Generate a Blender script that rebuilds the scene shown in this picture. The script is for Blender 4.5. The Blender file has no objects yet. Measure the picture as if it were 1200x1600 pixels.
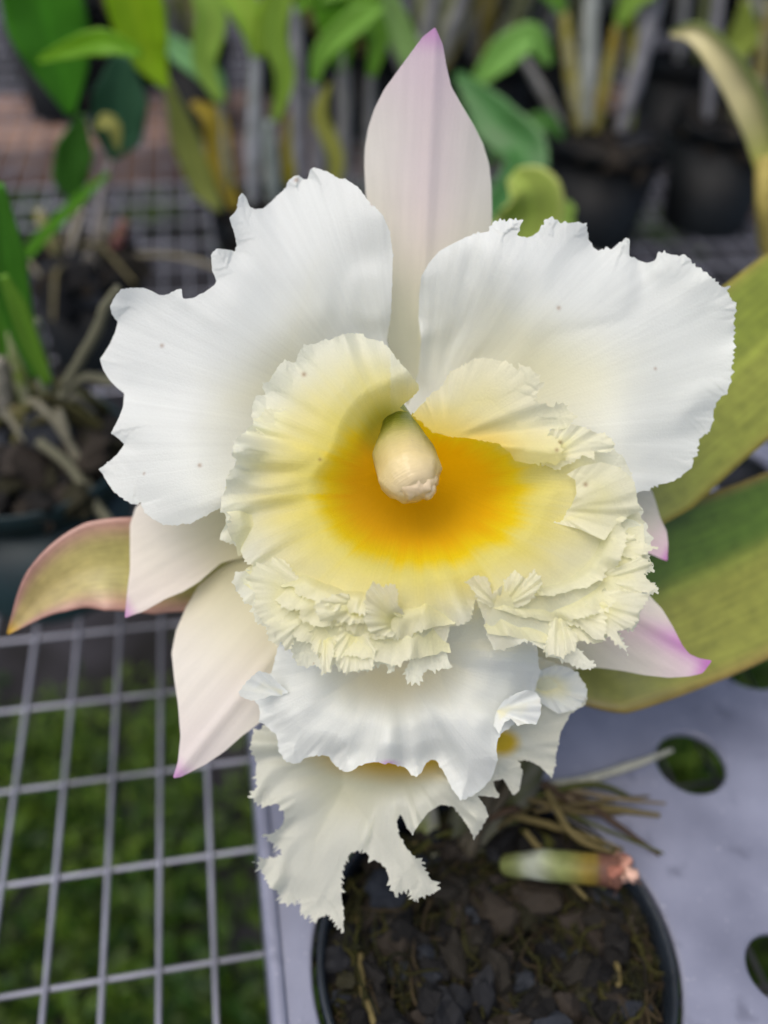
import bpy, bmesh, math, random
import numpy as np
from mathutils import Vector, Matrix, noise as mnoise
from mathutils.geometry import delaunay_2d_cdt
S = bpy.context.scene
COL = S.collection
rng = np.random.default_rng(11)
random.seed(5)

# ------------------------------------------------------------------ camera
F = 1400.0                       # focal length in photograph pixels (1200 x 1600)
H = 0.4355                       # camera height above the bench mesh
RC = np.array([[0.98396244, -0.17380818, 0.04010774],
               [-0.08892121, -0.67286916, -0.73439779],
               [0.15463161, 0.71905341, -0.67753321]])      # world -> (right, down, forward)
CAMPOS = np.array([0.0, 0.0, H])
cam = bpy.data.cameras.new('camera')
camo = bpy.data.objects.new('camera', cam)
COL.objects.link(camo)
m = Matrix.Identity(4)
for i in range(3):
    m[i][0] = RC[0, i]; m[i][1] = -RC[1, i]; m[i][2] = -RC[2, i]; m[i][3] = CAMPOS[i]
camo.matrix_world = m
cam.sensor_width = 36; cam.sensor_fit = 'AUTO'
cam.lens = F / 1600 * 36
cam.clip_start = 0.01; cam.clip_end = 200
cam.dof.use_dof = True
cam.dof.focus_distance = 0.274
cam.dof.aperture_fstop = cam.lens / 7.5
S.camera = camo

# ------------------------------------------------------------------ light
R = math.radians
SUN_EL, SUN_AZ = R(68), R(235)
w = bpy.data.worlds.new('World'); S.world = w; w.use_nodes = True
nt = w.node_tree; nt.nodes.clear()
sky = nt.nodes.new('ShaderNodeTexSky'); sky.sky_type = 'NISHITA'
sky.sun_disc = False; sky.sun_elevation = SUN_EL; sky.sun_rotation = SUN_AZ
sky.air_density = 0.85; sky.dust_density = 5.0; sky.ozone_density = 0.5
bg = nt.nodes.new('ShaderNodeBackground'); bg.inputs[1].default_value = 0.13
wo = nt.nodes.new('ShaderNodeOutputWorld')
nt.links.new(sky.outputs[0], bg.inputs[0]); nt.links.new(bg.outputs[0], wo.inputs[0])
sun = bpy.data.lights.new('sun', 'SUN'); sun.energy = 1.4; sun.angle = R(55); sun.color = (1, 0.97, 0.93)
suno = bpy.data.objects.new('sun', sun); COL.objects.link(suno)
sd = Vector((math.sin(SUN_AZ) * math.cos(SUN_EL), math.cos(SUN_AZ) * math.cos(SUN_EL), math.sin(SUN_EL)))
suno.rotation_euler = sd.to_track_quat('Z', 'Y').to_euler(); suno.location = (0, 0, 5)
S.view_settings.view_transform = 'Standard'; S.view_settings.look = 'None'
S.view_settings.gamma = 1; S.view_settings.use_curve_mapping = False
S.view_settings.exposure = 0.22
S.cycles.max_bounces = 8; S.cycles.transmission_bounces = 6; S.cycles.diffuse_bounces = 5

# ------------------------------------------------------------------ helpers
def P(px, py, d):
    """world point seen at photograph pixel (px, py), d metres forward of the lens"""
    c = np.array([(px - 600) / F * d, (py - 800) / F * d, d])
    return CAMPOS + RC.T @ c
def PA(px, py, d):
    c = np.stack([(px - 600) / F * d, (py - 800) / F * d, d], -1)
    return CAMPOS + c @ RC
def on_z(px, py, z):
    c = RC.T @ np.array([(px - 600) / F, (py - 800) / F, 1.0])
    return CAMPOS + c * ((z - H) / c[2])
def depth_of(p):
    return float((RC @ (np.asarray(p) - CAMPOS))[2])
def up(base, px, py, near=0.0):
    """point above world point base at picture height py (its distance kept), shifted sideways to px"""
    b = RC @ (np.asarray(base) - CAMPOS); u = RC[:, 2]; k = (py - 800) / F
    z = (k * b[2] - b[1]) / (u[1] - k * u[2])
    d = b[2] + z * u[2] - near
    return P(px, py, d)
def lin(c):
    if isinstance(c, str):
        c = [int(c[i:i + 2], 16) / 255 for i in (0, 2, 4)]
    c = np.asarray(c, float)
    return np.where(c <= 0.04045, c / 12.92, ((c + 0.055) / 1.055) ** 2.4)
def sm(a, b, x):
    t = np.clip((x - a) / (b - a), 0, 1); return t * t * (3 - 2 * t)
def mix(a, b, t):
    t = np.asarray(t)[..., None]; return np.asarray(a) * (1 - t) + np.asarray(b) * t

def props(o, label=None, cat=None, group=None, kind=None):
    if label: o['label'] = label
    if cat: o['category'] = cat
    if group: o['group'] = group
    if kind: o['kind'] = kind
    return o
def empty(name, loc, label, cat, group=None):
    o = bpy.data.objects.new(name, None); COL.objects.link(o)
    o.location = tuple(loc); o.empty_display_size = 0.02
    bpy.context.view_layer.update()
    return props(o, label, cat, group)
class MB:
    """collects verts (world space), faces, vertex colours and uvs -> one mesh object"""
    def __init__(s): s.v = []; s.f = []; s.c = []; s.uv = []; s.n = 0
    def add(s, v, f, c, uv=None):
        v = np.asarray(v, float).reshape(-1, 3)
        c = np.asarray(c, float)
        if c.ndim == 1: c = np.tile(c, (len(v), 1))
        uv = np.zeros((len(v), 2)) if uv is None else np.asarray(uv).reshape(-1, 2)
        s.v.append(v); s.c.append(c); s.uv.append(uv)
        s.f += [tuple(i + s.n for i in q) for q in f]; s.n += len(v)
        return s
    def build(s, name, mat, parent=None, thick=0, smooth=True, label=None):
        V = np.concatenate(s.v); C = np.concatenate(s.c); U = np.concatenate(s.uv)
        org = V.mean(0) if parent is None else np.array(parent.matrix_world.translation)
        me = bpy.data.meshes.new(name)
        me.from_pydata((V - org).tolist(), [], s.f)
        at = me.color_attributes.new('Col', 'FLOAT_COLOR', 'POINT')
        at.data.foreach_set('color', np.c_[C, np.ones(len(C))].astype(np.float32).ravel())
        uvl = me.uv_layers.new(name='UVMap')
        li = np.zeros(len(me.loops), np.int32); me.loops.foreach_get('vertex_index', li)
        uvl.data.foreach_set('uv', U[li].astype(np.float32).ravel())
        me.polygons.foreach_set('use_smooth', [smooth] * len(me.polygons))
        me.materials.append(mat); me.update()
        o = bpy.data.objects.new(name, me); COL.objects.link(o)
        if parent is None: o.location = org
        else: o.parent = parent
        if thick:
            md = o.modifiers.new('thickness', 'SOLIDIFY'); md.thickness = thick; md.offset = 0
        bpy.context.view_layer.update()
        if label: o['label'] = label
        return o

def crom(pts, n):
    pts = np.asarray(pts, float)
    p = np.vstack([2 * pts[0] - pts[1], pts, 2 * pts[-1] - pts[-2]])
    out = []
    for t in np.linspace(0, len(pts) - 1, n):
        i = min(int(t), len(pts) - 2); u = t - i
        a, b, c, d = p[i], p[i + 1], p[i + 2], p[i + 3]
        out.append(0.5 * (2 * b + (c - a) * u + (2 * a - 5 * b + 4 * c - d) * u * u + (3 * b - a - 3 * c + d) * u ** 3))
    return np.array(out)
def tube(mb, pts, rad, col, n=40, sides=12, lump=0, cap=True, seed=0, colfn=None, flat=1):
    """round tapered tube through world points; rad = list along it"""
    c = crom(pts, n); r = np.interp(np.linspace(0, 1, n), np.linspace(0, 1, len(rad)), rad)
    tan = np.gradient(c, axis=0); tan /= np.linalg.norm(tan, axis=1)[:, None] + 1e-12
    ref = np.array([0.3, 0.2, 1.0]) if abs(tan[0][2]) < .9 else np.array([1.0, .2, 0])
    a = np.cross(tan, ref); a /= np.linalg.norm(a, axis=1)[:, None]
    b = np.cross(tan, a)
    th = np.linspace(0, 2 * np.pi, sides, endpoint=False)
    g = np.random.default_rng(seed)
    V = []; Cc = []; UV = []
    for i in range(n):
        for k, t in enumerate(th):
            rr = r[i]
            if lump:
                rr *= 1 + lump * mnoise.noise(Vector(c[i] / max(r.max(), 1e-4) * .6 + 3 * a[i] * math.cos(t) + 3 * b[i] * math.sin(t) + seed * 7))
            V.append(c[i] + rr * (a[i] * math.cos(t) + flat * b[i] * math.sin(t)))
            UV.append((i / n * 3, k / sides))
            Cc.append(col if colfn is None else colfn(i / (n - 1), t))
    Fc = [(i * sides + k, i * sides + (k + 1) % sides, (i + 1) * sides + (k + 1) % sides, (i + 1) * sides + k)
          for i in range(n - 1) for k in range(sides)]
    if cap:
        V.append(c[0] - tan[0] * r[0] * .35); V.append(c[-1] + tan[-1] * r[-1] * .35)
        Cc += [Cc[0], Cc[(n - 1) * sides]]; UV += [(0, 0), (3, 0)]
        s0 = n * sides
        Fc += [(s0, (k + 1) % sides, k) for k in range(sides)]
        e = (n - 1) * sides
        Fc += [(s0 + 1, e + k, e + (k + 1) % sides) for k in range(sides)]
    return mb.add(V, Fc, Cc, UV)
def strip(mb, pts, wid, colfn, normal=None, fold=.15, n=36, mcross=10, wl=None, wave=0, seed=0, curl=0):
    """leaf blade: spine through world points, half widths wid (and wl on the other side), folded along the midrib"""
    c = crom(pts, n); k = np.linspace(0, 1, n)
    wr = np.interp(k, np.linspace(0, 1, len(wid)), wid)
    wleft = wr if wl is None else np.interp(k, np.linspace(0, 1, len(wl)), wl)
    tan = np.gradient(c, axis=0); tan /= np.linalg.norm(tan, axis=1)[:, None] + 1e-12
    nh = (CAMPOS - c) if normal is None else np.tile(np.asarray(normal, float), (n, 1))
    side = np.cross(tan, nh); side /= np.linalg.norm(side, axis=1)[:, None] + 1e-12
    nn = np.cross(side, tan)
    V = []; Cc = []; UV = []
    for i in range(n):
        for j in range(mcross + 1):
            u = j / mcross * 2 - 1
            ww = wr[i] if u > 0 else wleft[i]
            wv = wave * ww * math.sin(k[i] * 17 + seed + (1.5 if u > 0 else 0)) * u * u
            V.append(c[i] + side[i] * ww * u * (1 - curl * u * u * .3) + nn[i] * (fold * ww * (abs(u) ** 1.4) + wv))
            Cc.append(colfn(k[i], u)); UV.append((k[i] * 4, u))
    w_ = mcross + 1
    Fc = [(i * w_ + j, i * w_ + j + 1, (i + 1) * w_ + j + 1, (i + 1) * w_ + j) for i in range(n - 1) for j in range(mcross)]
    return mb.add(V, Fc, Cc, UV)
def lathe(mb, centre, prof, col, seg=64, squash=None):
    """surface of revolution about a vertical axis; prof = [(r, z)]"""
    V = []; Fc = []
    th = np.linspace(0, 2 * np.pi, seg, endpoint=False)
    for r, z in prof:
        for t in th: V.append((centre[0] + r * math.cos(t), centre[1] + r * math.sin(t), centre[2] + z))
    for i in range(len(prof) - 1):
        for k in range(seg):
            Fc.append((i * seg + k, i * seg + (k + 1) % seg, (i + 1) * seg + (k + 1) % seg, (i + 1) * seg + k))
    return mb.add(V, Fc, col)

# ------------------------------------------------------------------ materials
def nodes_of(name):
    mt = bpy.data.materials.new(name); mt.use_nodes = True
    t = mt.node_tree; b = t.nodes['Principled BSDF']; return mt, t, b, t.nodes['Material Output']
def N(t, typ, **kw):
    n = t.nodes.new(typ)
    for k, v in kw.items():
        if k.startswith('i_'): n.inputs[int(k[2:]) if k[2:].isdigit() else k[2:]].default_value = v
        else: setattr(n, k, v)
    return n
def pigment_mat(name, rough=.5, trans=.3, spec=.3, uvscale=(220, 2), bump=.15, vary=.10, fine=900, sheen=0, coat=0):
    """vertex pigment, streaked along the veins (uv), with translucency"""
    mt, t, b, out = nodes_of(name); L = t.links.new
    at = N(t, 'ShaderNodeVertexColor', layer_name='Col')
    uv = N(t, 'ShaderNodeUVMap', uv_map='UVMap')
    mp = N(t, 'ShaderNodeMapping'); mp.inputs['Scale'].default_value = (uvscale[0], uvscale[1], 1)
    L(uv.outputs[0], mp.inputs[0])
    nz = N(t, 'ShaderNodeTexNoise'); nz.inputs['Scale'].default_value = 1; nz.inputs['Detail'].default_value = 4
    L(mp.outputs[0], nz.inputs['Vector'])
    tc = N(t, 'ShaderNodeTexCoord')
    n2 = N(t, 'ShaderNodeTexNoise'); n2.inputs['Scale'].default_value = fine; n2.inputs['Detail'].default_value = 3
    L(tc.outputs['Object'], n2.inputs['Vector'])
    ad = N(t, 'ShaderNodeMath', operation='ADD'); L(nz.outputs[0], ad.inputs[0]); L(n2.outputs[0], ad.inputs[1])
    mr = N(t, 'ShaderNodeMapRange'); mr.inputs[1].default_value = .5; mr.inputs[2].default_value = 1.5
    mr.inputs[3].default_value = 1 - vary; mr.inputs[4].default_value = 1 + vary * .5
    L(ad.outputs[0], mr.inputs[0])
    mx = N(t, 'ShaderNodeMix', data_type='RGBA', blend_type='MULTIPLY'); mx.inputs[0].default_value = 1
    L(at.outputs[0], mx.inputs[6]); L(mr.outputs[0], mx.inputs[7])
    L(mx.outputs[2], b.inputs['Base Color'])
    b.inputs['Roughness'].default_value = rough; b.inputs['Specular IOR Level'].default_value = spec
    b.inputs['Sheen Weight'].default_value = sheen
    b.inputs['Coat Weight'].default_value = coat; b.inputs['Coat Roughness'].default_value = .3
    bp = N(t, 'ShaderNodeBump'); bp.inputs['Strength'].default_value = bump; bp.inputs['Distance'].default_value = .0012
    L(ad.outputs[0], bp.inputs['Height']); L(bp.outputs[0], b.inputs['Normal'])
    if trans:
        tr = N(t, 'ShaderNodeBsdfTranslucent'); L(mx.outputs[2], tr.inputs[0]); L(bp.outputs[0], tr.inputs['Normal'])
        ms = N(t, 'ShaderNodeMixShader'); ms.inputs[0].default_value = trans
        L(b.outputs[0], ms.inputs[1]); L(tr.outputs[0], ms.inputs[2]); L(ms.outputs[0], out.inputs[0])
    return mt
def solid_mat(name, c1, c2, scale=8, rough=.6, spec=.4, bump=.2, detail=6, metal=0, lo=.35, hi=.65, dist=.002, coat=0):
    mt, t, b, out = nodes_of(name); L = t.links.new
    tc = N(t, 'ShaderNodeTexCoord')
    nz = N(t, 'ShaderNodeTexNoise'); nz.inputs['Scale'].default_value = scale; nz.inputs['Detail'].default_value = detail
    L(tc.outputs['Object'], nz.inputs['Vector'])
    cr = N(t, 'ShaderNodeValToRGB'); cr.color_ramp.elements[0].position = lo; cr.color_ramp.elements[1].position = hi
    cr.color_ramp.elements[0].color = (*lin(c1), 1); cr.color_ramp.elements[1].color = (*lin(c2), 1)
    L(nz.outputs[0], cr.inputs[0]); L(cr.outputs[0], b.inputs['Base Color'])
    b.inputs['Roughness'].default_value = rough; b.inputs['Specular IOR Level'].default_value = spec
    b.inputs['Metallic'].default_value = metal; b.inputs['Coat Weight'].default_value = coat
    bp = N(t, 'ShaderNodeBump'); bp.inputs['Strength'].default_value = bump; bp.inputs['Distance'].default_value = dist
    L(nz.outputs[0], bp.inputs['Height']); L(bp.outputs[0], b.inputs['Normal'])
    return mt
M_petal = pigment_mat('petal tissue', .5, .36, .3, (260, 1.2), .16, .05, 1800, sheen=.1)
M_lip = pigment_mat('lip tissue', .55, .54, .2, (300, 1.5), .18, .06, 1500, sheen=.1)
M_column = pigment_mat('column wax', .32, .12, .5, (30, 4), .25, .08, 500)
M_leaf = pigment_mat('leaf', .42, .34, .45, (3, 16), .12, .22, 60)
M_leafshiny = pigment_mat('leaf waxy', .35, .12, .5, (2.2, 22), .14, .42, 160)
M_stem = pigment_mat('stem', .6, 0, .3, (6, 9), .4, .35, 120)
M_root = pigment_mat('root', .75, 0, .2, (14, 5), .5, .4, 200)
M_bark = pigment_mat('bark', .8, 0, .25, (5, 5), .8, .5, 260)
M_pot = solid_mat('black plastic', '15191e', '262d35', 30, .25, .5, .05)
M_farpot = solid_mat('dusty black plastic', '080b0e', '11181d', 12, .6, .25, .05)
M_tealpot = solid_mat('dark teal plastic', '15262a', '20373c', 12, .5, .4, .05)
M_tray = solid_mat('grey plastic tray', '6a6e80', '8a8ea1', 22, .34, .5, .14, lo=.3, hi=.7, detail=9)
t_ = M_tray.node_tree; pb = t_.nodes['Principled BSDF']; src_ = pb.inputs['Base Color'].links[0].from_socket
tc_ = N(t_, 'ShaderNodeTexCoord')
for sc_, lo_c, hi_c, col_, amt in ((420, .66, .72, 'c9ccd6', .55), (70, .60, .74, '4f5262', .5), (9, .52, .7, '9ba0b4', .45)):
    nz_ = N(t_, 'ShaderNodeTexNoise'); nz_.inputs['Scale'].default_value = sc_; nz_.inputs['Detail'].default_value = 5
    t_.links.new(tc_.outputs['Object'], nz_.inputs['Vector'])
    mr_ = N(t_, 'ShaderNodeMapRange'); mr_.inputs[1].default_value = lo_c; mr_.inputs[2].default_value = hi_c; mr_.inputs[4].default_value = amt
    t_.links.new(nz_.outputs[0], mr_.inputs[0])
    mx_ = N(t_, 'ShaderNodeMix', data_type='RGBA'); t_.links.new(mr_.outputs[0], mx_.inputs[0]); t_.links.new(src_, mx_.inputs[6])
    mx_.inputs[7].default_value = (*lin(col_), 1); src_ = mx_.outputs[2]
t_.links.new(src_, pb.inputs['Base Color'])
M_wire = solid_mat('galvanised wire', '6a6c76', 'a6a9b8', 9, .45, .5, .1, metal=.35)
M_wood = solid_mat('weathered wood', '6a5148', 'a98a78', 10, .8, .2, .4)
M_soil = solid_mat('ground cloth', '161611', '44434a', 5, .9, .15, .6, lo=.3, hi=.72, dist=.02)
M_weed = pigment_mat('weed leaf', .5, .25, .3, (4, 4), .1, .2, 40)

# ------------------------------------------------------------------ the ground under and beyond the bench
GZ = -0.62
g = MB(); xs = np.linspace(-9, 9, 61); ys = np.linspace(-3, 22, 81)
X, Y = np.meshgrid(xs, ys); Z = GZ + np.array([[0.03 * mnoise.noise(Vector((a * 1.3, b * 1.3, 0))) for a in xs] for b in ys])
nx = len(xs)
g.add(np.stack([X, Y, Z], -1), [(j * nx + i, j * nx + i + 1, (j + 1) * nx + i + 1, (j + 1) * nx + i) for j in range(len(ys) - 1) for i in range(nx - 1)], lin('333333'))
props(g.build('ground', M_soil), kind='structure')

wd = MB()
def weed_leaf(c, yaw, tilt, L, W, col):
    a = np.array([math.cos(yaw) * math.cos(tilt), math.sin(yaw) * math.cos(tilt), math.sin(tilt)])
    s = np.array([-math.sin(yaw), math.cos(yaw), 0]); n_ = np.cross(a, s)
    v = [c, c + a * L * .4 + s * W + n_ * .1 * L, c + a * L, c + a * L * .4 - s * W + n_ * .1 * L, c + a * L * .5]
    wd.add(v, [(0, 1, 4), (1, 2, 4), (2, 3, 4), (3, 0, 4)], col)
for q in range(400):
    if q < 320:
        cx, cy = rng.uniform(-.95, .75), rng.uniform(-.5, .75)
    else:
        cx, cy = rng.uniform(-2.2, 2), rng.uniform(.3, 3.2)
    rad = rng.uniform(.04, .13); base = np.array([cx, cy, GZ + .01])
    tint = rng.uniform(0, 1)
    for _ in range(int(60 + rad * 900)):
        o = np.array([rng.normal(0, rad * .55), rng.normal(0, rad * .55), abs(rng.normal(0, .03))])
        col = mix(lin('2c5812'), lin('7a9c2e'), np.clip(tint * .7 + rng.uniform(-.3, .4), 0, 1)) * rng.uniform(.3, .75)
        weed_leaf(base + o, rng.uniform(0, 6.3), rng.uniform(-.2, .9), rng.uniform(.010, .030), rng.uniform(.004, .009), col)
props(wd.build('weeds', M_weed, smooth=False), 'low green weeds growing on the dark ground below the wire bench', 'weeds', kind='stuff')

# ------------------------------------------------------------------ wire bench
bench = empty('wire_bench', (0, .6, 0), 'galvanised wire mesh bench top laid over weathered wooden beams', 'bench')
wm = MB(); A, B = 0.025, 0.052; gx, gy = -0.30199 * H, 0.75313 * H; wr = .0014
def wire(p, q, z):
    p = np.array(p); q = np.array(q); d = (q - p) / np.linalg.norm(q - p); s = np.cross(d, [0, 0, 1])
    V = []
    for e in (p, q):
        for k in range(6):
            t = k * math.pi / 3; V.append(e + wr * (s * math.cos(t) + np.array([0, 0, 1]) * math.sin(t)))
    wm.add(V, [(k, (k + 1) % 6, 6 + (k + 1) % 6, 6 + k) for k in range(6)], lin('888888'))
x0, x1, y0, y1 = -1.6, 1.6, -.35, 2.35
for i in range(int((x0 - gx) / A), int((x1 - gx) / A) + 1): wire((gx + i * A, y0, 0), (gx + i * A, y1, 0), 0)
for j in range(int((y0 - gy) / B), int((y1 - gy) / B) + 1): wire((x0, gy + j * B, -2 * wr * .85), (x1, gy + j * B, -2 * wr * .85), 0)
wm.build('wire_mesh', M_wire, bench)
def box(mb, lo, hi, col=(.5, .5, .5), bev=0):
    x0, y0, z0 = lo; x1, y1, z1 = hi
    v = [(x0, y0, z0), (x1, y0, z0), (x1, y1, z0), (x0, y1, z0), (x0, y0, z1), (x1, y0, z1), (x1, y1, z1), (x0, y1, z1)]
    return mb.add(v, [(0, 3, 2, 1), (4, 5, 6, 7), (0, 1, 5, 4), (1, 2, 6, 5), (2, 3, 7, 6), (3, 0, 4, 7)], col)
for py, hh in ((208, .05), (163, .05)):
    yb = on_z(120, py, -.006)[1]
    b_ = box(MB(), (-1.6, yb - .045, -.06), (1.6, yb + .045, -.0055)); b_.build('wooden_beam', M_wood, bench, smooth=False)
lg = [(-1.5, .0), (1.5, .0), (-1.5, 2.2), (1.5, 2.2)]
for a, b2 in lg: box(MB(), (a - .04, b2 - .04, GZ - .02), (a + .04, b2 + .04, -.006)).build('leg', M_wood, bench, smooth=False)

# ------------------------------------------------------------------ carrier tray with round holes
TZ = .076
PC = on_z(775, 1492, TZ)                     # centre of the orchid's pot
PR = .280 / 1400 * 1000 * depth_of(PC) * 1.0  # outer rim radius
def hole(px, py, rpx):
    c = on_z(px, py, TZ); return (c[0], c[1], rpx / F * depth_of(c))
holes = [(PC[0], PC[1], PR * 1.025), hole(1080, 1190, 54), hole(1172, 1028, 58), hole(1222, 1512, 54), hole(1150, 735, 60), hole(1330, 1320, 54), hole(1400, 1000, 54)]
tx0 = on_z(432, 1480, TZ)[0]; ty1 = on_z(1195, 700, TZ)[1]; tx1 = tx0 + .52; ty0 = PC[1] - .2
cu = bpy.data.curves.new('tray', 'CURVE'); cu.dimensions = '2D'; cu.fill_mode = 'BOTH'; cu.extrude = .0008; cu.bevel_depth = .0016; cu.bevel_resolution = 3
def poly(pts):
    sp = cu.splines.new('POLY'); sp.points.add(len(pts) - 1); sp.use_cyclic_u = True
    for q, (a, b2) in zip(sp.points, pts): q.co = (a, b2, 0, 1)
rc = .02; out = []
for cx, cy, a0 in ((tx1 - rc, ty1 - rc, 0), (tx0 + rc, ty1 - rc, 90), (tx0 + rc, ty0 + rc, 180), (tx1 - rc, ty0 + rc, 270)):
    for k in range(9): out.append((cx + rc * math.cos(R(a0 + k * 11.25)), cy + rc * math.sin(R(a0 + k * 11.25))))
poly(out)
for cx, cy, r in holes: poly([(cx + (r + .0016) * math.cos(t), cy + (r + .0016) * math.sin(t)) for t in np.linspace(0, 2 * np.pi, 72, endpoint=False)])
to = bpy.data.objects.new('tmp', cu); COL.objects.link(to); bpy.context.view_layer.update()
me = bpy.data.meshes.new_from_object(to.evaluated_get(bpy.context.evaluated_depsgraph_get())); bpy.data.objects.remove(to)
tray = bpy.data.objects.new('carrier_tray', me); COL.objects.link(tray); tray.location = (0, 0, TZ - .0024); me.name = 'carrier_tray'
me.materials.clear(); me.materials.append(M_tray)
for p_ in me.polygons: p_.use_smooth = False
props(tray, 'bluish grey plastic carrier tray with round holes holding the flowering orchid pot', 'tray')
bpy.context.view_layer.update()
# raised border along the edge and the side walls
sk = MB(); n_ = len(out); V = []; prof = [(-.004, -.0045), (-.004, .0008), (-.0025, .0022), (.0005, .0022), (.0020, .0005), (.0030, -.02), (.0045, -.0735), (.0022, -.0735), (.0005, -.02), (0, -.0045)]
oc = np.array(out); tn = np.roll(oc, -1, 0) - np.roll(oc, 1, 0); nrm = np.c_[tn[:, 1], -tn[:, 0]]; nrm /= np.linalg.norm(nrm, axis=1)[:, None]
for dx, dz in prof:
    q = oc + nrm * (dx + .0021); V.append(np.c_[q, np.full(n_, TZ + dz)])
sk.add(np.concatenate(V), [(i * n_ + k, i * n_ + (k + 1) % n_, ((i + 1) % len(prof)) * n_ + (k + 1) % n_, ((i + 1) % len(prof)) * n_ + k) for i in range(len(prof)) for k in range(n_)], lin('888888'))
sk.build('rim', M_tray, tray)

# ------------------------------------------------------------------ pots
def make_pot(name, centre, r, h, label, mat, bottom=.78, group=None):
    """centre = middle of the rim plane"""
    c = np.array(centre); o = empty(name, c - [0, 0, h], label, 'pot', group)
    k = r / .07
    body = [(r * bottom, -h), (r * bottom * .999, -h + .002), (r * 0.9615, -.012 * k), (r * 0.9367, -.014 * k), (r * bottom * .93, -h + .004), (0.0001, -h + .004)]
    lathe(MB(), c, [(0.0001, -h)] + body, lin('1b1e21')).build('body', mat, o)
    rim = [(r * 0.9560, -.016 * k), (r * 0.9918, -.016 * k), (r * 0.9961, -.004 * k), (r, -.001 * k), (r * 0.9945, .0012 * k), (r * 0.9808, .0018 * k), (r * 0.9615, .0005 * k), (r * 0.9450, -.004 * k), (r * 0.9395, -.012 * k), (r * 0.9373, -.016 * k)]
    lathe(MB(), c, rim, lin('1b1e21')).build('rim', mat, o)
    return o
make_pot('plant_pot', PC + [0, 0, .0005], PR, .074, 'round black plastic pot sunk in the grey tray below the white flowers', M_pot, .74)

# potting mix: bark chips filling the pot
def chip(mb, c, s, col, g):
    bm_ = bmesh.new(); bmesh.ops.create_icosphere(bm_, subdivisions=2, radius=1)
    sc = np.array([g.uniform(.7, 1.3), g.uniform(.5, 1.0), g.uniform(.35, .8)]) * s
    rot = np.array(Matrix.Rotation(g.uniform(0, 6.3), 3, Vector(g.normal(size=3))))
    off = g.uniform(0, 50)
    v = np.array([np.array(x.co) * (1 + .9 * mnoise.noise(Vector(x.co) * 1.9 + Vector((off, 0, 0)))) for x in bm_.verts])
    v = np.sign(v) * np.abs(v) ** .65
    fs = [[q.index for q in f.verts] for f in bm_.faces]; bm_.free()
    mb.add((v * sc) @ rot.T + c, fs, col)
def fill_pot(name, centre, r, label, nchips, size, seed, dz=-.012, parent=None):
    g = np.random.default_rng(seed); mb = MB()
    pal = ['1c1b1a', '2a2826', '38342c', '242426', '4a4238', '33353a', '4c443c', '3e3c26', '404650']
    for _ in range(nchips):
        t = g.uniform(0, 6.283); q = r * .91 * math.sqrt(g.uniform(0, 1))
        chip(mb, np.array(centre) + [q * math.cos(t), q * math.sin(t), dz + g.normal(0, .004)], size * g.uniform(.5, 1.4), lin(pal[g.integers(len(pal))]) * .42, g)
    th = np.linspace(0, 2 * np.pi, 32, endpoint=False)
    V = [np.array(centre) + [0, 0, dz - .006]] + [np.array(centre) + [r * .925 * math.cos(t), r * .925 * math.sin(t), dz - .006] for t in th]
    mb.add(V, [(0, 1 + k, 1 + (k + 1) % 32) for k in range(32)], lin('15120f'))
    return props(mb.build(name, M_bark, smooth=False), label, 'bark', kind='stuff')
fill_pot('potting_bark', PC, PR, 'dark damp bark chips and charcoal filling the black pot in the tray', 420, .0068, 3)
ms = MB(); g = np.random.default_rng(8)
for _ in range(1100):                      # moss and fine dead roots on the mix, thickest along the rim
    t = g.uniform(0, 6.283)
    far = g.random() < .5
    q = PR * (g.uniform(.76, .92) if far else math.sqrt(g.uniform(0, .7)))
    if far and -2.6 < t - math.pi < -.2 and g.random() < .4: continue
    c = PC + [q * math.cos(t), q * math.sin(t), -.008 + g.normal(0, .002)]
    dirv = np.array([-math.sin(t), math.cos(t), 0]) * g.choice([-1, 1]) + g.normal(0, .5, 3) * [1, 1, .3]
    L = g.uniform(.008, .028)
    col = lin(['3c3c18', '4c4a22', '30321a', '4f4430', '26221a'][g.integers(5)]) * .8
    tube(ms, [c - dirv * L / 2, c - dirv * L * .15 + g.normal(0, .0035, 3) * [1, 1, .4], c + g.normal(0, .003, 3) * [1, 1, .3] + [0, 0, .001], c + dirv * L / 2 + [0, 0, g.uniform(-.002, .003)]], [.0003, .0007, .0006, .0003], col * g.uniform(.4, 1), 10, 5)
props(ms.build('moss', M_root), 'olive moss and thread-like dead roots lying over the bark chips', 'moss', kind='stuff')

# ------------------------------------------------------------------ the flowering orchid
BASE = PC + np.array([-.006, .040, -.012])
orchid = empty('flowering_orchid', BASE, 'orchid with big ruffled white flowers and a yellow throat in the black tray pot', 'orchid')

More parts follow.
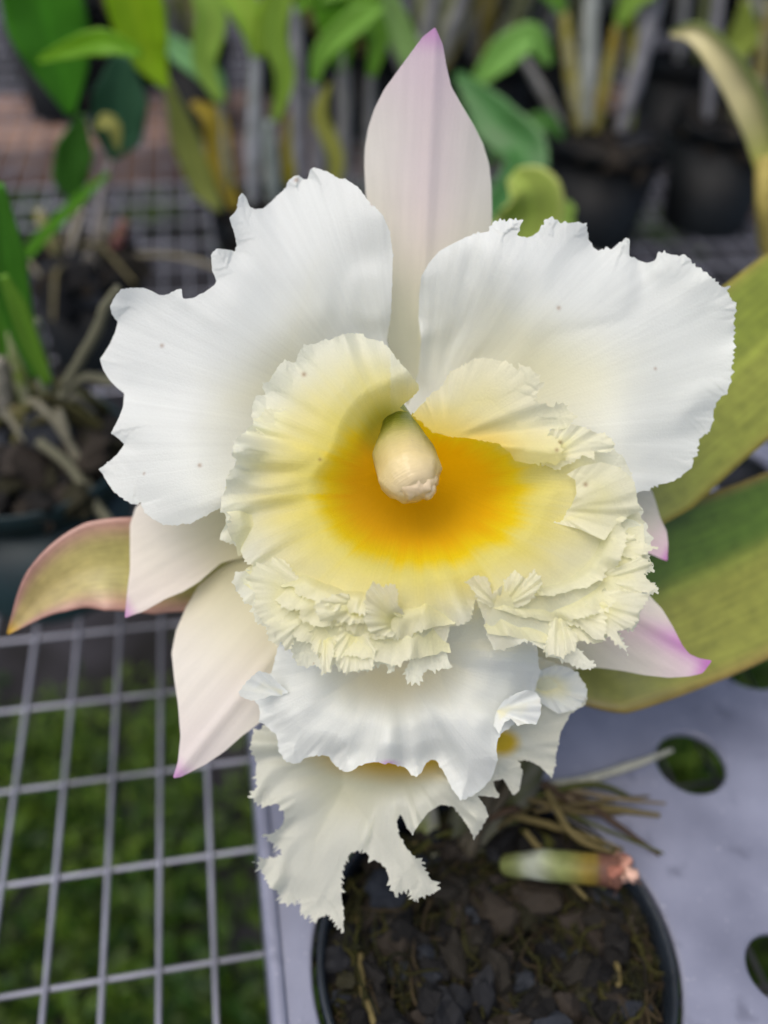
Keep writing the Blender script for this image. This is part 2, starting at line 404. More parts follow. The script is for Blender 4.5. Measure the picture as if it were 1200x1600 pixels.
def vnoise(x, seed):
    """smooth 1-D value noise"""
    g = np.random.default_rng(seed); tab = g.uniform(-1, 1, 4096)
    i = np.floor(x).astype(int); f = x - i; f = f * f * (3 - 2 * f)
    return tab[i % 4096] * (1 - f) + tab[(i + 1) % 4096] * f
def resample(out, step, closed=True):
    p = np.asarray(out, float)
    q = np.vstack([p, p[:1]]) if closed else p
    s = np.r_[0, np.cumsum(np.linalg.norm(np.diff(q, axis=0), axis=1))]
    n = int(s[-1] / step); u = np.linspace(0, s[-1], n, endpoint=not closed)
    return np.c_[np.interp(u, s, q[:, 0]), np.interp(u, s, q[:, 1])], u
def soften(p, k):
    """round the corners of a closed polyline a little"""
    for _ in range(k): p = .25 * np.roll(p, 1, 0) + .5 * p + .25 * np.roll(p, -1, 0)
    return p
def teeth(u, seed, lo, hi, amp):
    """irregular saw teeth along an edge: positive = longer"""
    g = np.random.default_rng(seed); pos = [0.0]
    while pos[-1] < u[-1] + 30: pos.append(pos[-1] + g.uniform(lo, hi))
    pos = np.array(pos); h = g.uniform(0, 1, len(pos)) ** 1.6 * amp
    skew = g.uniform(.3, .7, len(pos))
    i = np.clip(np.searchsorted(pos, u, 'right') - 1, 0, len(pos) - 2)
    f = (u - pos[i]) / (pos[i + 1] - pos[i]); k = skew[i]
    return h[i] * np.where(f < k, f / k, (1 - f) / (1 - k)) - amp * .25
def blur1(x, k):
    ker = np.hanning(2 * k + 3)[1:-1]; ker /= ker.sum()
    return np.convolve(np.r_[x[-k:], x, x[:k]], ker, 'valid')
NT = np.random.default_rng(123).uniform(-1, 1, (64, 64, 64))
def n3(x, y, z, seed=0):
    """vectorised 3-D value noise"""
    x, y, z = np.broadcast_arrays(np.asarray(x, float) + seed * 7.31, np.asarray(y, float) + seed * 3.7, np.asarray(z, float) + seed * 1.9)
    ix, iy, iz = np.floor(x).astype(int), np.floor(y).astype(int), np.floor(z).astype(int)
    fx, fy, fz = x - ix, y - iy, z - iz
    fx = fx ** 3 * (fx * (fx * 6 - 15) + 10); fy = fy ** 3 * (fy * (fy * 6 - 15) + 10); fz = fz ** 3 * (fz * (fz * 6 - 15) + 10)
    r = 0
    for i in (0, 1):
        for j in (0, 1):
            for k in (0, 1):
                wgt = (fx if i else 1 - fx) * (fy if j else 1 - fy) * (fz if k else 1 - fz)
                r = r + wgt * NT[(ix + i) % 64, (iy + j) % 64, (iz + k) % 64]
    return r
def sheet(mb, out, hub, dfn, colfn, grid=2.6, step=1.6, fr=None, folds=(), couple=0, seed=0, soft=2, damp=(50, 170), gain=None):
    """a petal: closed outline (photograph pixels at the flower's own distance) filled with a fine irregular grid.
    dfn gives distance from (x, y, t), t = 0 at the base, 1 at the margin; folds = (wavelength px, amplitude m,
    reach px from the margin or 0 for all over) are creases fanning out from the base and growing to the margin"""
    p, u = resample(out, step); p = soften(p, soft)
    hub = np.asarray(hub, float)
    rad = np.linalg.norm(p - hub, axis=1)
    hi_ = rad - blur1(rad, min(int(60 / step), len(rad) // 2 - 1))
    if fr is not None:
        lo, hi, amp, where = fr
        wgt = np.ones(len(p)) if where is None else where(p[:, 0], p[:, 1])
        tn = np.roll(p, -3, 0) - np.roll(p, 3, 0); nr = np.c_[tn[:, 1], -tn[:, 0]]; nr /= np.linalg.norm(nr, axis=1)[:, None] + 1e-9
        area = np.sum(p[:, 0] * np.roll(p[:, 1], -1) - np.roll(p[:, 0], -1) * p[:, 1])
        rv = (p - hub) / rad[:, None]
        nr = nr * np.sign(area) + .6 * rv; nr /= np.linalg.norm(nr, axis=1)[:, None] + 1e-9
        p = p + nr * (teeth(u, seed + 5, lo, hi, amp) * wgt)[:, None]
    gq = np.random.default_rng(seed)
    lo_, hi2 = p.min(0), p.max(0)
    gx_, gy_ = np.meshgrid(np.arange(lo_[0], hi2[0], grid), np.arange(lo_[1], hi2[1], grid * .87))
    gx_ = gx_ + (np.arange(gx_.shape[0]) % 2)[:, None] * grid * .5
    q = np.c_[gx_.ravel(), gy_.ravel()]; q += gq.uniform(-.12, .12, q.shape) * grid
    a_ = p; b_ = np.roll(p, -1, 0)
    def inside(q):
        ins = np.zeros(len(q), bool)
        for (xa, ya), (xb, yb) in zip(a_, b_):
            if ya == yb: continue
            c_ = (ya > q[:, 1]) != (yb > q[:, 1])
            ins[c_] ^= q[c_, 0] < (xb - xa) * (q[c_, 1] - ya) / (yb - ya) + xa
        return ins
    ins = inside(q)
    q = q[ins]
    def bdist(z):
        dd = np.empty(len(z)); ii = np.empty(len(z), int)
        for k in range(0, len(z), 4000):
            m_ = ((z[k:k + 4000, None, :] - p[None]) ** 2).sum(-1)
            ii[k:k + 4000] = m_.argmin(1); dd[k:k + 4000] = np.sqrt(m_.min(1))
        return dd, ii
    dq, _ = bdist(q); q = q[dq > grid * .55]
    n = len(p)
    vs, _, fs, _, _, _ = delaunay_2d_cdt([Vector(v) for v in np.vstack([p, q])], [(i, (i + 1) % n) for i in range(n)], [], 1, 1e-5, False)
    z = np.array([tuple(v) for v in vs]); x, y = z[:, 0], z[:, 1]
    db, bi = bdist(z); dh = np.hypot(x - hub[0], y - hub[1]); t = dh / (dh + db + 1e-6)
    th = np.arctan2(y - hub[1], x - hub[0])
    d = dfn(x, y, t)
    dm = sm(damp[0], damp[1], dh)
    d = d - couple * np.clip(hi_[bi], -40, 40) * np.exp(-(db / 26) ** 2) * dm * 1e-4
    wx = n3(x / 80, y / 80, 0, seed + 3) * .5
    for k, (wl, amp, rc_) in enumerate(folds):
        Rr = 300 / wl
        am = np.clip(.55 + .75 * n3(x / (wl * 2.4), y / (wl * 2.4), 5, seed + 11 + k), 0, 1.3)
        f = n3(np.cos(th) * Rr + wx, np.sin(th) * Rr + wx, dh / (wl * 4.5), seed + 20 + k)
        grow = np.exp(-db / rc_) if rc_ else 1.0
        d = d + amp * am * f * grow * dm * (1 if gain is None else gain(x, y))
    V = PA(x, y, d); C = colfn(x, y, t); spot(C, x, y)
    UV = np.c_[th * .25 + seed, dh / 300]
    ft = np.array([tuple(f) for f in fs if len(f) == 3])
    FS = ft[inside(z[ft].mean(1))].tolist()
    return mb.add(V, FS, C, UV)
SPOTS = []
def spot(C, px, py):
    for x, y, r in SPOTS:
        dd = np.hypot(px - x, py - y)
        ring = np.exp(-(dd / (r * .72)) ** 2)
        C[:] = mix(C, lin('9a7048'), np.clip(ring * .7, 0, 1))
WHITE = lin('ebf0ed'); CREAM = lin('f3f0da'); PINK = lin('e9cfe0'); MAG = lin('c86ac8')
def vis(fn): return fn

# ----- outlines, traced from the photograph
def tr(pts, ox, oy, sc): return [(ox + x / sc, oy + y / sc) for x, y in pts]
O_petal_l = tr([(1115,700),(1130,600),(1135,480),(1138,380),(1125,290),(1100,230),(1060,190),(1035,165),(1015,135),(985,110),(960,95),(930,92),(900,72),(870,60),(840,50),(825,60),(818,95),(800,98),(785,80),(765,85),(745,100),(735,130),(705,155),(680,180),(650,205),(615,208),(597,195),(588,165),(572,145),(557,165),(553,205),(540,225),(522,240),(535,275),(545,310),(552,345),(545,368),(520,360),(480,355),(458,372),(455,400),(460,440),(475,475),(470,490),(430,520),(390,540),(350,545),(345,505),(325,510),(290,530),(262,530),(235,515),(205,503),(160,503),(120,508),(95,535),(75,575),(85,605),(105,630),(95,670),(75,715),(50,755),(38,770),(50,810),(75,850),(105,880),(130,900),(125,950),(110,990),(90,1030),(78,1050),(100,1060),(118,1080),(130,1090),(100,1130),(65,1160),(32,1185),(50,1205),(60,1225),(85,1265),(120,1290),(150,1310),(175,1318),(190,1305),(205,1345),(235,1370),(275,1392),(310,1395),(350,1388),(380,1390),(400,1375),(430,1360),(460,1345),(490,1330),(700,1320),(950,1260),(1180,1190),(1230,1100),(1200,960),(1150,850)], 140, 240, 2.4)
O_petal_r = tr([(100,620),(115,560),(125,450),(115,380),(118,300),(125,240),(150,195),(185,155),(215,138),(260,115),(310,95),(355,85),(362,60),(390,50),(410,55),(435,48),(467,52),(455,80),(447,100),(480,108),(500,100),(520,85),(535,65),(545,45),(570,45),(590,60),(620,58),(650,55),(680,65),(683,95),(690,130),(715,150),(735,155),(738,142),(760,148),(785,125),(808,118),(825,112),(825,140),(823,170),(850,182),(880,192),(905,185),(918,162),(945,158),(980,170),(1010,168),(1030,180),(1035,200),(1060,215),(1090,235),(1120,265),(1140,275),(1155,268),(1150,290),(1165,315),(1180,345),(1172,380),(1172,430),(1170,500),(1165,560),(1160,590),(1158,610),(1150,630),(1120,650),(1105,690),(1105,725),(1090,760),(1060,780),(1050,800),(1050,830),(1035,850),(1035,880),(1010,900),(980,920),(950,935),(910,940),(880,955),(850,965),(700,980),(500,960),(200,880),(60,800),(70,700)], 600, 320, 2.143)
O_dorsal = [(680,42),(692,70),(697,100),(705,135),(722,165),(740,195),(755,225),(764,255),(768,290),(769,330),(768,370),(762,430),(745,500),(715,570),(680,640),(640,660),(620,620),(606,540),(594,450),(580,370),(571,300),(569,260),(570,230),(575,200),(585,170),(600,140),(618,115),(640,85),(660,58)]
O_lat_l = [(270,1216),(283,1214),(320,1195),(350,1175),(378,1150),(405,1130),(470, 1080), (560, 980), (635, 860), (655, 770), (645, 735), (615, 745), (570, 785), (520, 805),(440,830),(375,870),(340,890),(310,915),(290,950),(275,985),(268,1020),(272,1060),(278,1100),(282,1150),(278,1190)]
O_lat_r = [(1113,1032),(1094,1029),(1077,1022),(1066,1008),(1052,980),(1035,952),(1017,933),(985,890),(930,850),(860,820),(770,785),(690,745),(650,740),(650,775),(690,870),(725,950),(760,985),(775,1018),(800,1042),(840,1052),(880,1047),(933,1043),(972,1048),(1007,1055),(1045,1059),(1077,1057),(1098,1052)]
O_back_l = [(195,966),(205,962),(225,955),(260,935),(285,925),(310,910),(345,880),(400,865),(500,850),(600,815),(650,780),(610,755),(520,735),(430,720),(320,740),(240,770),(212,792),(203,820),(203,850),(203,890),(198,930)]
O_back_r = [(1043,877),(1030,872),(1015,865),(985,862),(930,845),(820,815),(680,785),(680,765),(800,735),(930,715),(990,745),(1018,765),(1025,785),(1032,810),(1042,830),(1044,850)]
O_lipL = tr([(1055,330),(1020,290),(990,245),(950,210),(910,150),(870,115),(820,95),(790,90),(755,65),(740,70),(690,65),(640,80),(600,100),(570,100),(520,120),(470,130),(440,170),(425,215),(375,205),(345,225),(310,280),(295,310),(260,320),(262,350),(275,380),(225,380),(220,400),(205,440),(205,490),(215,520),(185,545),(170,570),(120,610),(110,650),(105,695),(130,710),(105,760),(70,800),(75,850),(50,900),(45,970),(75,985),(70,1040),(45,1080),(40,1115),(110,1135),(140,1160),(170,1220)], 330, 500, 3.243)
O_frill = tr([(170,140),(120,145),(75,155),(65,195),(80,240),(110,270),(115,300),(150,300),(155,340),(165,380),(210,395),(220,420),(225,455),(270,480),(290,455),(300,510),(330,500),(340,540),(355,575),(400,580),(440,570),(470,610),(500,600),(520,560),(530,580),(575,610),(600,590),(650,600),(690,595),(700,570),(750,570),(765,610),(790,600),(800,560),(860,535),(835,600),(840,640),(900,655),(930,590),(960,600),(985,585),(1010,590),(1050,585),(1040,560),(1020,500),(1040,400),(1080,395),(1130,370),(1140,330)], 340, 840, 2.857)
O_lipR = [(744,938),(757,973),(760,994),(772,1018),(800,1012),(825,1002),(850,1018),(853,1027),(874,1031),(895,1040),(914,1048),(933,1041),(902,1011),(904,990),(895,978),(909,980),(926,999),(942,1001),(947,989),(965,1008),(981,1022),(979,1011),(965,987),(991,985),(1000,970),(1003,948),(1016,927),(1030,926),(1024,915),(1014,906),(1005,898),(1023,891),(1017,880),(1002,873),(1021,886),(1018,876),(1011,862),(1021,839),(1011,830),(1013,820),(1000,813),(1006,797),(997,785),(993,764),(990,750),(985,736),(976,715),(960,703),(958,690),(944,676),(936,678),(920,676),(905,690),(880,690),(840,675),(780,645),(720,620),(680,625),(643,648),(625,637),(640,625),(654,611)]
O_main = O_lipL + O_frill + O_lipR
O_flapR = tr([(10,310),(40,270),(70,245),(100,205),(130,195),(150,170),(170,130),(190,110),(240,90),(280,60),(330,50),(380,60),(440,75),(485,110),(490,80),(550,105),(585,130),(585,160),(605,180),(560,225),(555,255),(590,255),(640,270),(680,250),(710,280),(735,310),(735,340),(700,370),(660,385),(630,375),(640,400),(680,440),(680,480),(705,490),(700,505),(680,515),(655,540),(620,525),(540,530),(470,515),(450,480),(400,440),(330,425),(240,412),(170,405),(100,385),(50,340)], 640, 540, 2.857)
O_flapR2 = [(845,690),(860,672),(890,660),(915,668),(936,678),(944,676),(958,690),(960,703),(942,708),(928,706),(930,718),(910,712),(895,722),(870,735),(845,725)]
O_flapR3 = tr([(700,575),(740,600),(745,660),(720,720),(640,790),(760,820),(870,870),(920,800),(960,770),(1040,735),(1020,700),(1010,640),(985,580),(930,540),(850,520),(760,540)], 640, 540, 2.857)
O_apron = tr([(25,212),(45,230),(75,235),(95,260),(92,300),(120,325),(150,350),(155,395),(175,430),(205,445),(240,425),(280,415),(315,415),(330,440),(370,470),(395,465),(420,445),(470,437),(515,440),(560,452),(585,475),(602,487),(620,465),(640,430),(665,430),(690,470),(720,530),(745,560),(780,545),(800,535),(820,520),(850,480),(865,430),(860,390),(870,350),(900,325),(920,315),(935,295),(960,310),(990,310),(1003,280),(1000,230),(985,208),(1000,150),(990,20),(860,-160),(600,-200),(300,-160),(160,40),(130,150),(90,140),(60,175)], 360, 980, 2.069)
O_lip2 = tr([(90,330),(65,345),(62,390),(80,440),(75,470),(85,510),(62,545),(80,570),(120,580),(150,575),(170,600),(168,630),(150,655),(110,670),(120,695),(155,715),(160,735),(110,745),(70,760),(95,790),(110,820),(120,850),(150,860),(165,890),(185,910),(225,880),(218,925),(240,935),(262,930),(265,955),(300,940),(315,930),(345,965),(368,990),(370,930),(362,860),(360,810),(370,770),(390,735),(425,720),(450,750),(480,765),(495,770),(510,820),(530,875),(545,860),(580,850),(590,890),(630,870),(660,865),(683,850),(650,810),(620,770),(630,760),(600,745),(570,710),(545,670),(538,630),(550,605),(570,650),(590,670),(610,640),(640,600),(680,575),(720,580),(745,610),(770,650),(790,685),(810,650),(835,610),(825,580),(800,545),(850,550),(870,552),(850,500),(880,490),(915,545),(935,530),(945,470),(930,430),(960,430),(1000,450),(1040,490),(1050,450),(1055,400),(1070,335),(1090,300),(1100,280),(1150,250),(1155,210),(1125,160),(1090,130),(900,60),(500,120),(200,250)], 360, 980, 2.069)

# ----- the front flower
fl_spine = [BASE + [.004, .006, .01], P(800, 1215, .380), P(800, 1100, .352), P(730, 900, .338), P(655, 740, .345)]
fb = MB(); tube(fb, fl_spine, [.003, .003, .0028, .003, .005], (1, 1, 1), 50, 10, colfn=lambda k, t: mix(lin('4a4436'), lin('a9b06a'), float(sm(.2, .6, np.array(k)))))
flower = fb.build('flower', M_stem, orchid)

# colours and shape of each petal
def col_petal(cx, cy):
    def f(x, y, t):
        th_ = np.arctan2(y - 690, x - 640); r_ = np.hypot(x - 640, y - 690)
        c = mix(lin('efecc4'), WHITE, sm(.3, .8, t)) * (1 + .022 * n3(th_ * 42 + 80, r_ / 260, 0, 6) + .016 * n3(th_ * 110 + 300, r_ / 200, 0, 7) + .018 * n3(x / 45, y / 45, 0, 8))[..., None]
        return mix(c, lin('eae9c8'), .55 * np.exp(-((x - 830) / 150) ** 2 - ((y - 590) / 80) ** 2)) if cx else c
    return f
def d_petal_l(x, y, t):
    r = np.hypot(x - 620, y - 690)
    return .3185 - .028 * sm(30, 330, r) + .005 * sm(330, 480, r) + .0045 * n3(x / 150, y / 150, 0, 3) * sm(150, 350, r)
def d_petal_r(x, y, t):
    r = np.hypot(x - 665, y - 690)
    return .3185 - .027 * sm(30, 320, r) + .006 * sm(320, 480, r) + .0040 * n3(x / 150, y / 150, 0, 9) * sm(150, 350, r)
SPOTS[:] = [(253, 540, 4), (312, 727, 4), (225, 740, 2.5), (463, 281, 5), (582, 318, 4)]
b = MB(); sheet(b, O_petal_l, (620, 690), d_petal_l, col_petal(0, 0), 2.6, 1.6, (5, 13, 4.5, lambda x, y: sm(560, 500, y) * .4 + sm(600, 780, y) * .8), [(95, .0075, 110), (40, .0026, 45), (14, .0005, 40)], 1.3, 3)
b.build('petal', M_petal, flower)
SPOTS[:] = [(873, 481, 4), (915, 757, 4), (1024, 576, 3)]
b = MB(); sheet(b, O_petal_r, (665, 690), d_petal_r, col_petal(1, 0), 2.6, 1.6, (5, 15, 6, lambda x, y: sm(700, 780, x)), [(75, .0070, 90), (30, .0026, 45), (13, .0005, 40)], 1.4, 7)
b.build('petal', M_petal, flower)
SPOTS[:] = []
def col_sepal(tip, hub, pink=1.0, side=None, mag=.8, green=0):
    tip = np.array(tip, float); hub = np.array(hub, float); L = np.linalg.norm(tip - hub); ax = (tip - hub) / L
    def f(x, y, t):
        a = ((x - hub[0]) * ax[0] + (y - hub[1]) * ax[1]) / L
        s = ((x - hub[0]) * -ax[1] + (y - hub[1]) * ax[0]) / L
        c = mix(lin('ebe9cc'), lin('ece8de'), sm(.2, .7, a))
        c = mix(c, lin('e7c9da'), pink * .6 * np.exp(-(s / .10) ** 2) * sm(.15, .55, a))
        c = mix(c, lin('e2c4dd'), pink * sm(.68, 1.0, a) * .8)
        c = mix(c, lin('bd5cc0'), mag * sm(.91, 1.0, a))
        c = c * (1 + .035 * n3(s * 55, a * 2.5, 0, 13) + .02 * n3(s * 140, a * 3, 0, 14) + .02 * n3(x / 30, y / 30, 0, 5))[..., None]
        if side is not None: c = mix(c, lin('cf86d2'), side * np.exp(-((s + .02) / .05) ** 2) * sm(.55, .92, a))
        if green: c = mix(c, lin('e3dcae'), green * sm(.7, .2, a))
        return c
    return f
def d_sepal(tip, hub, d0, d1, keel=.004, hw=90):
    tip = np.array(tip, float); hub = np.array(hub, float); L = np.linalg.norm(tip - hub); ax = (tip - hub) / L
    def f(x, y, t):
        a = ((x - hub[0]) * ax[0] + (y - hub[1]) * ax[1]) / L
        s = ((x - hub[0]) * -ax[1] + (y - hub[1]) * ax[0]) / hw
        return d0 + (d1 - d0) * np.clip(a, 0, 1.1) + keel * s * s - keel * .7 * np.exp(-(s / .12) ** 2) * .35
    return f
def sepal(out, hub, tip, d0, d1, colf, par, keel=.004, hw=90, seed=0, pl=.0012, label=None):
    b = MB(); sheet(b, out, hub, d_sepal(tip, hub, d0, d1, keel, hw), colf, 3.2, 2.0, None, [(110, pl, 50)], 0, seed, soft=3)
    return b.build('sepal', M_petal, par, 0, label=label)
sepal(O_dorsal, (652, 640), (680, 42), .333, .296, col_sepal((680, 42), (650, 620), .62, mag=.6), flower, .005, 95, 31, label='upright pink flushed sepal standing between the two petals')
sepal(O_lat_l, (645, 760), (270, 1216), .336, .300, col_sepal((270, 1216), (560, 850), .18, mag=.7, green=.8), flower, .004, 90, 33)
sepal(O_lat_r, (665, 765), (1113, 1032), .336, .300, col_sepal((1113, 1032), (780, 900), .8, side=.9), flower, .004, 80, 35, label='sepal with a magenta streak running to its pointed tip')

# lip: a funnel of tissue with a sawn, pleated margin
TH = np.array([640., 735.])
def lip_col(x, y, t):
    dx = (x - 655) / np.where(x > 655, 168, 156); dy = (y - 772) / np.where(y > 772, 111, np.where(x < 610, 128, 114))
    q = np.sqrt(dx * dx + dy * dy) + .05 * vnoise(np.arctan2(dy, dx) * 9 + 60, 4) + .03 * vnoise(np.arctan2(dy, dx) * 31 + 90, 5)
    c = mix(lin('eeedca'), lin('f2f4e4'), sm(.72, 1.0, t))
    c = mix(lin('f3e77c'), c, sm(1.0, 1.9, q))
    c = mix(lin('ffe21a'), c, sm(.9, 1.14, q))
    c = mix(lin('ffc400'), c, sm(.62, 1.0, q))
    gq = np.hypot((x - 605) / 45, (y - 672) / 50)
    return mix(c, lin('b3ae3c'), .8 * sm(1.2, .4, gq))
def lip_d(x, y, t=0):
    up_ = sm(760, 690, y) * sm(690, 600, x)
    e = np.hypot((x - 638) / np.where(x > 638, 1.30, .88), (y - 728)) * (1 + .30 * up_)
    d = .306 - .041 * sm(20, 185, e)
    d = d + .0045 * sm(215, 320, e) - .004 * sm(60, 230, y - 735)
    d = d + .008 * np.exp(-((x - 600) / 34) ** 2 - ((y - 684) / 42) ** 2)
    return d + .0018 * n3(x / 90, y / 90, 1, 4) * sm(120, 220, e)
def fr_lip(x, y): return .5 + .5 * sm(860, 900, y)
SPOTS[:] = [(475, 585, 5), (500, 718, 3.5), (490, 1037, 2)]
b = MB()
sheet(b, O_main, TH, lip_d, lip_col, 2.3, 1.4, (3.5, 11, 8, fr_lip), [(46, .0080, 120), (26, .0040, 50), (12, .0012, 26)], .8, 51, soft=1, damp=(100, 210), gain=lambda x, y: .6 + 1.5 * sm(560, 420, x) * sm(590, 680, y) * sm(900, 860, y))
SPOTS[:] = [(870, 703, 4), (876, 691, 4)]
def flap(out, hub, lo, lift, colf, seed, folds=((38, .0028, 30), (15, .0011, 16)), fr=(3.5, 10, 5), couple=.6, keepout=None):
    """a frill growing out of the lip at hub: starts lo metres above the main tissue and lifts towards its free edge"""
    L = max(np.hypot(x - hub[0], y - hub[1]) for x, y in out)
    def df(x, y, t):
        a = np.hypot(x - hub[0], y - hub[1]) / L
        return lip_d(x, y) + .0012 - (lo + .0012) * sm(0, .35, a) - lift * a ** 1.3
    sheet(b, out, hub, df, colf, 2.3, 1.4, (*fr, keepout), folds, couple, seed, soft=1, damp=(4, 45))
def cream(x, y, t): return mix(lin('f2efb6'), lin('f5f4dc'), sm(.35, .9, t))
def flapcol(x, y, t):
    q = (y - (655 + (x - 655) * .28)) / 40
    c = mix(lin('f2eca6'), lin('f4f3d8'), sm(.3, 1, t) * sm(.8, -1.5, q))
    return mix(c, lin('f6d94a'), .85 * sm(-1.2, .9, q) * sm(840, 770, x))
def rim_flap(out, hub, d0, d1, colf, seed, folds, fr, keepout=None, tilt=(0, 0)):
    sheet(b, out, hub, lambda x, y, t: d0 + (d1 - d0) * np.hypot(x - hub[0], y - hub[1]) / 200 + tilt[0] * (x - hub[0]) + tilt[1] * (y - hub[1]), colf, 2.3, 1.4, (*fr, keepout), folds, .7, seed, soft=1, damp=(20, 120))
flap(O_flapR2, (855, 715), .0030, .004, cream, 63)
rim_flap(O_flapR, (690, 690), .2640, .2590, flapcol, 61, [(80, .0040, 60), (30, .0015, 30), (11, .0004, 16)], (4, 11, 5), lambda x, y: sm(30, 0, y - (655 + (x - 655) * .28)) + sm(820, 840, x))
SPOTS[:] = [(915, 757, 5)]
flap(O_flapR3, (870, 800), .0012, .006, cream, 65, keepout=lambda x, y: sm(940, 980, x), folds=((70, .0034, 60), (24, .0008, 24)))
SPOTS[:] = []
# extra frills growing from the lower margin
def frill(pts, hub, lo, lift, seed): flap(pts, hub, lo, lift, cream, seed, ((34, .0022, 30), (13, .0007, 14)), (4, 11, 6.5), .35)
T5 = lambda p: tr(p, 340, 840, 2.857)
T6 = lambda p: tr(p, 720, 840, 2.857)
frill(T5([(400,410),(460,400),(540,405),(530,480),(500,600),(470,610),(450,540),(430,480)]), T5([(480, 400)])[0], .0016, .004, 73)
frill(T5([(540,400),(620,390),(680,440),(710,500),(690,595),(640,590),(575,610),(530,560),(525,480)]), T5([(620, 385)])[0], .0018, .005, 74)
frill(T5([(430,300),(520,250),(570,245),(640,300),(690,330),(680,380),(600,390),(520,370),(460,380)]), T5([(640, 300)])[0], .0035, .005, 72)
frill(T5([(660,250),(690,195),(740,220),(790,205),(810,250),(800,290),(830,330),(830,400),(780,450),(730,440),(680,430),(650,370)]), T5([(820, 380)])[0], .0026, .0075, 71)
frill(T5([(170,120),(235,110),(245,90),(300,95),(350,170),(440,210),(420,300),(330,330),(270,380),(210,390),(165,330),(165,240),(130,180)]), T5([(440, 240)])[0], .0004, .0055, 75)
frill(T5([(215,400),(270,380),(330,370),(420,330),(430,380),(340,400),(330,500),(300,505),(280,455),(265,485),(225,455)]), T5([(430, 340)])[0], .0014, .0065, 76)
frill(T6([(20,195),(60,165),(120,175),(140,250),(180,210),(240,140),(290,180),(330,145),(370,200),(300,300),(180,330),(90,290)]), T6([(180, 320)])[0], .0004, .0065, 77)
frill(T6([(620,150),(700,130),(800,80),(860,115),(815,165),(880,225),(840,250),(760,240),(700,230),(640,210)]), T6([(600, 190)])[0], .0012, .006, 78)
frill(T6([(560,290),(640,230),(760,240),(850,250),(800,330),(770,400),(700,420),(740,500),(700,480),(650,430),(590,400)]), T6([(540, 280)])[0], .0020, .006, 79)
frill(T6([(400,330),(450,320),(560,300),(640,330),(650,400),(640,460),(590,455),(530,395),(480,390),(525,430),(515,490),(450,540),(370,510),(390,430)]), T6([(430, 300)])[0], .0010, .006, 80)
frill(T6([(620,10),(740,-30),(820,30),(880,40),(830,70),(780,100),(700,80)]), T6([(620, 50)])[0], .0010, .006, 81)
frill([(395,658),(415,640),(445,636),(460,655),(452,690),(500,714),(460,708),(425,690),(400,672)], (500, 714), .0006, .0035, 82)
g = np.random.default_rng(404)
def along(path, k):
    q, _ = resample(path, 2.0, False); return q[int(np.clip(k, 0, 1) * (len(q) - 1))]
def ruffle(path, width, lo, lift, seed, wl=46, amp=.0050, notch=16):
    """a continuous ruffled band of tissue: inner edge joined to the lip, outer edge torn and toothed"""
    q, u = resample(crom(path, 60), 3.0, False)
    dv = q - TH; dv /= np.linalg.norm(dv, axis=1)[:, None]
    wav = n3(u / 34, 0, 0, seed); cut = np.clip(n3(u / 20, 7, 0, seed) - .15, 0, 1) * 1.6
    endf = sm(0, 40, u) * sm(u[-1], u[-1] - 40, u)
    wv = width * (.25 + .75 * endf)
    outer = q + dv * (8 * wav - notch * cut)[:, None] * endf[:, None]
    inner = q - dv * wv[:, None]
    o_ = np.vstack([outer, inner[::-1]])
    def aa(x, y):
        z = np.c_[x, y]; r = np.empty(len(z))
        for k in range(0, len(z), 4000):
            m_ = np.sqrt(((z[k:k + 4000, None] - inner[None]) ** 2).sum(-1)); r[k:k + 4000] = m_.min(1)
        return np.clip(r / width, 0, 1.3)
    df = lambda x, y, t: (lambda a: lip_d(x, y) + .0016 - (lo + .0016) * sm(0, .5, a) - lift * a ** 1.4)(aa(x, y))
    outer_w = lambda x, y: sm(.55, .85, aa(x, y))
    cf = lambda x, y, t: (lambda a: mix(lip_col(x, y, .6 + 0 * x), lin('f5f4dc'), sm(.2, 1.0, a)))(aa(x, y))
    sheet(b, o_, TH, df, cf, 2.3, 1.4, (3.5, 11, 8, outer_w), [(wl, amp, 0), (wl * .42, amp * .4, 0), (13, .0006, 18)], 0, seed, soft=1, damp=(1, 5), gain=lambda x, y: aa(x, y) ** 1.5 * 1.3)
ruffle([(374, 905), (425, 975), (500, 1018), (600, 1035), (705, 1020)], 62, .0004, .0035, 811)
ruffle([(382, 890), (440, 950), (520, 985), (610, 1000), (712, 975)], 58, .0012, .0040, 812, 32, .0058)
ruffle([(420, 900), (480, 940), (560, 958), (640, 965)], 46, .0022, .0042, 813, 28, .0056)
ruffle([(762, 990), (830, 1000), (905, 1010), (965, 985), (1005, 930), (1010, 860)], 64, .0002, .0030, 814, 30, .0064)
ruffle([(770, 950), (840, 970), (920, 965), (985, 915), (1008, 850), (995, 780), (970, 730)], 54, .0010, .0034, 815, 28, .0066)
ruffle([(820, 930), (890, 930), (950, 895), (975, 840), (968, 775)], 42, .0018, .0034, 816, 26, .0060)
ruffle([(352, 760), (356, 820), (372, 870)], 40, .0006, .0030, 817, 30, .003)
ruffle([(400, 655), (372, 700), (356, 760)], 40, .0006, .0035, 818, 30, .003)
b.build('lip', M_lip, flower)

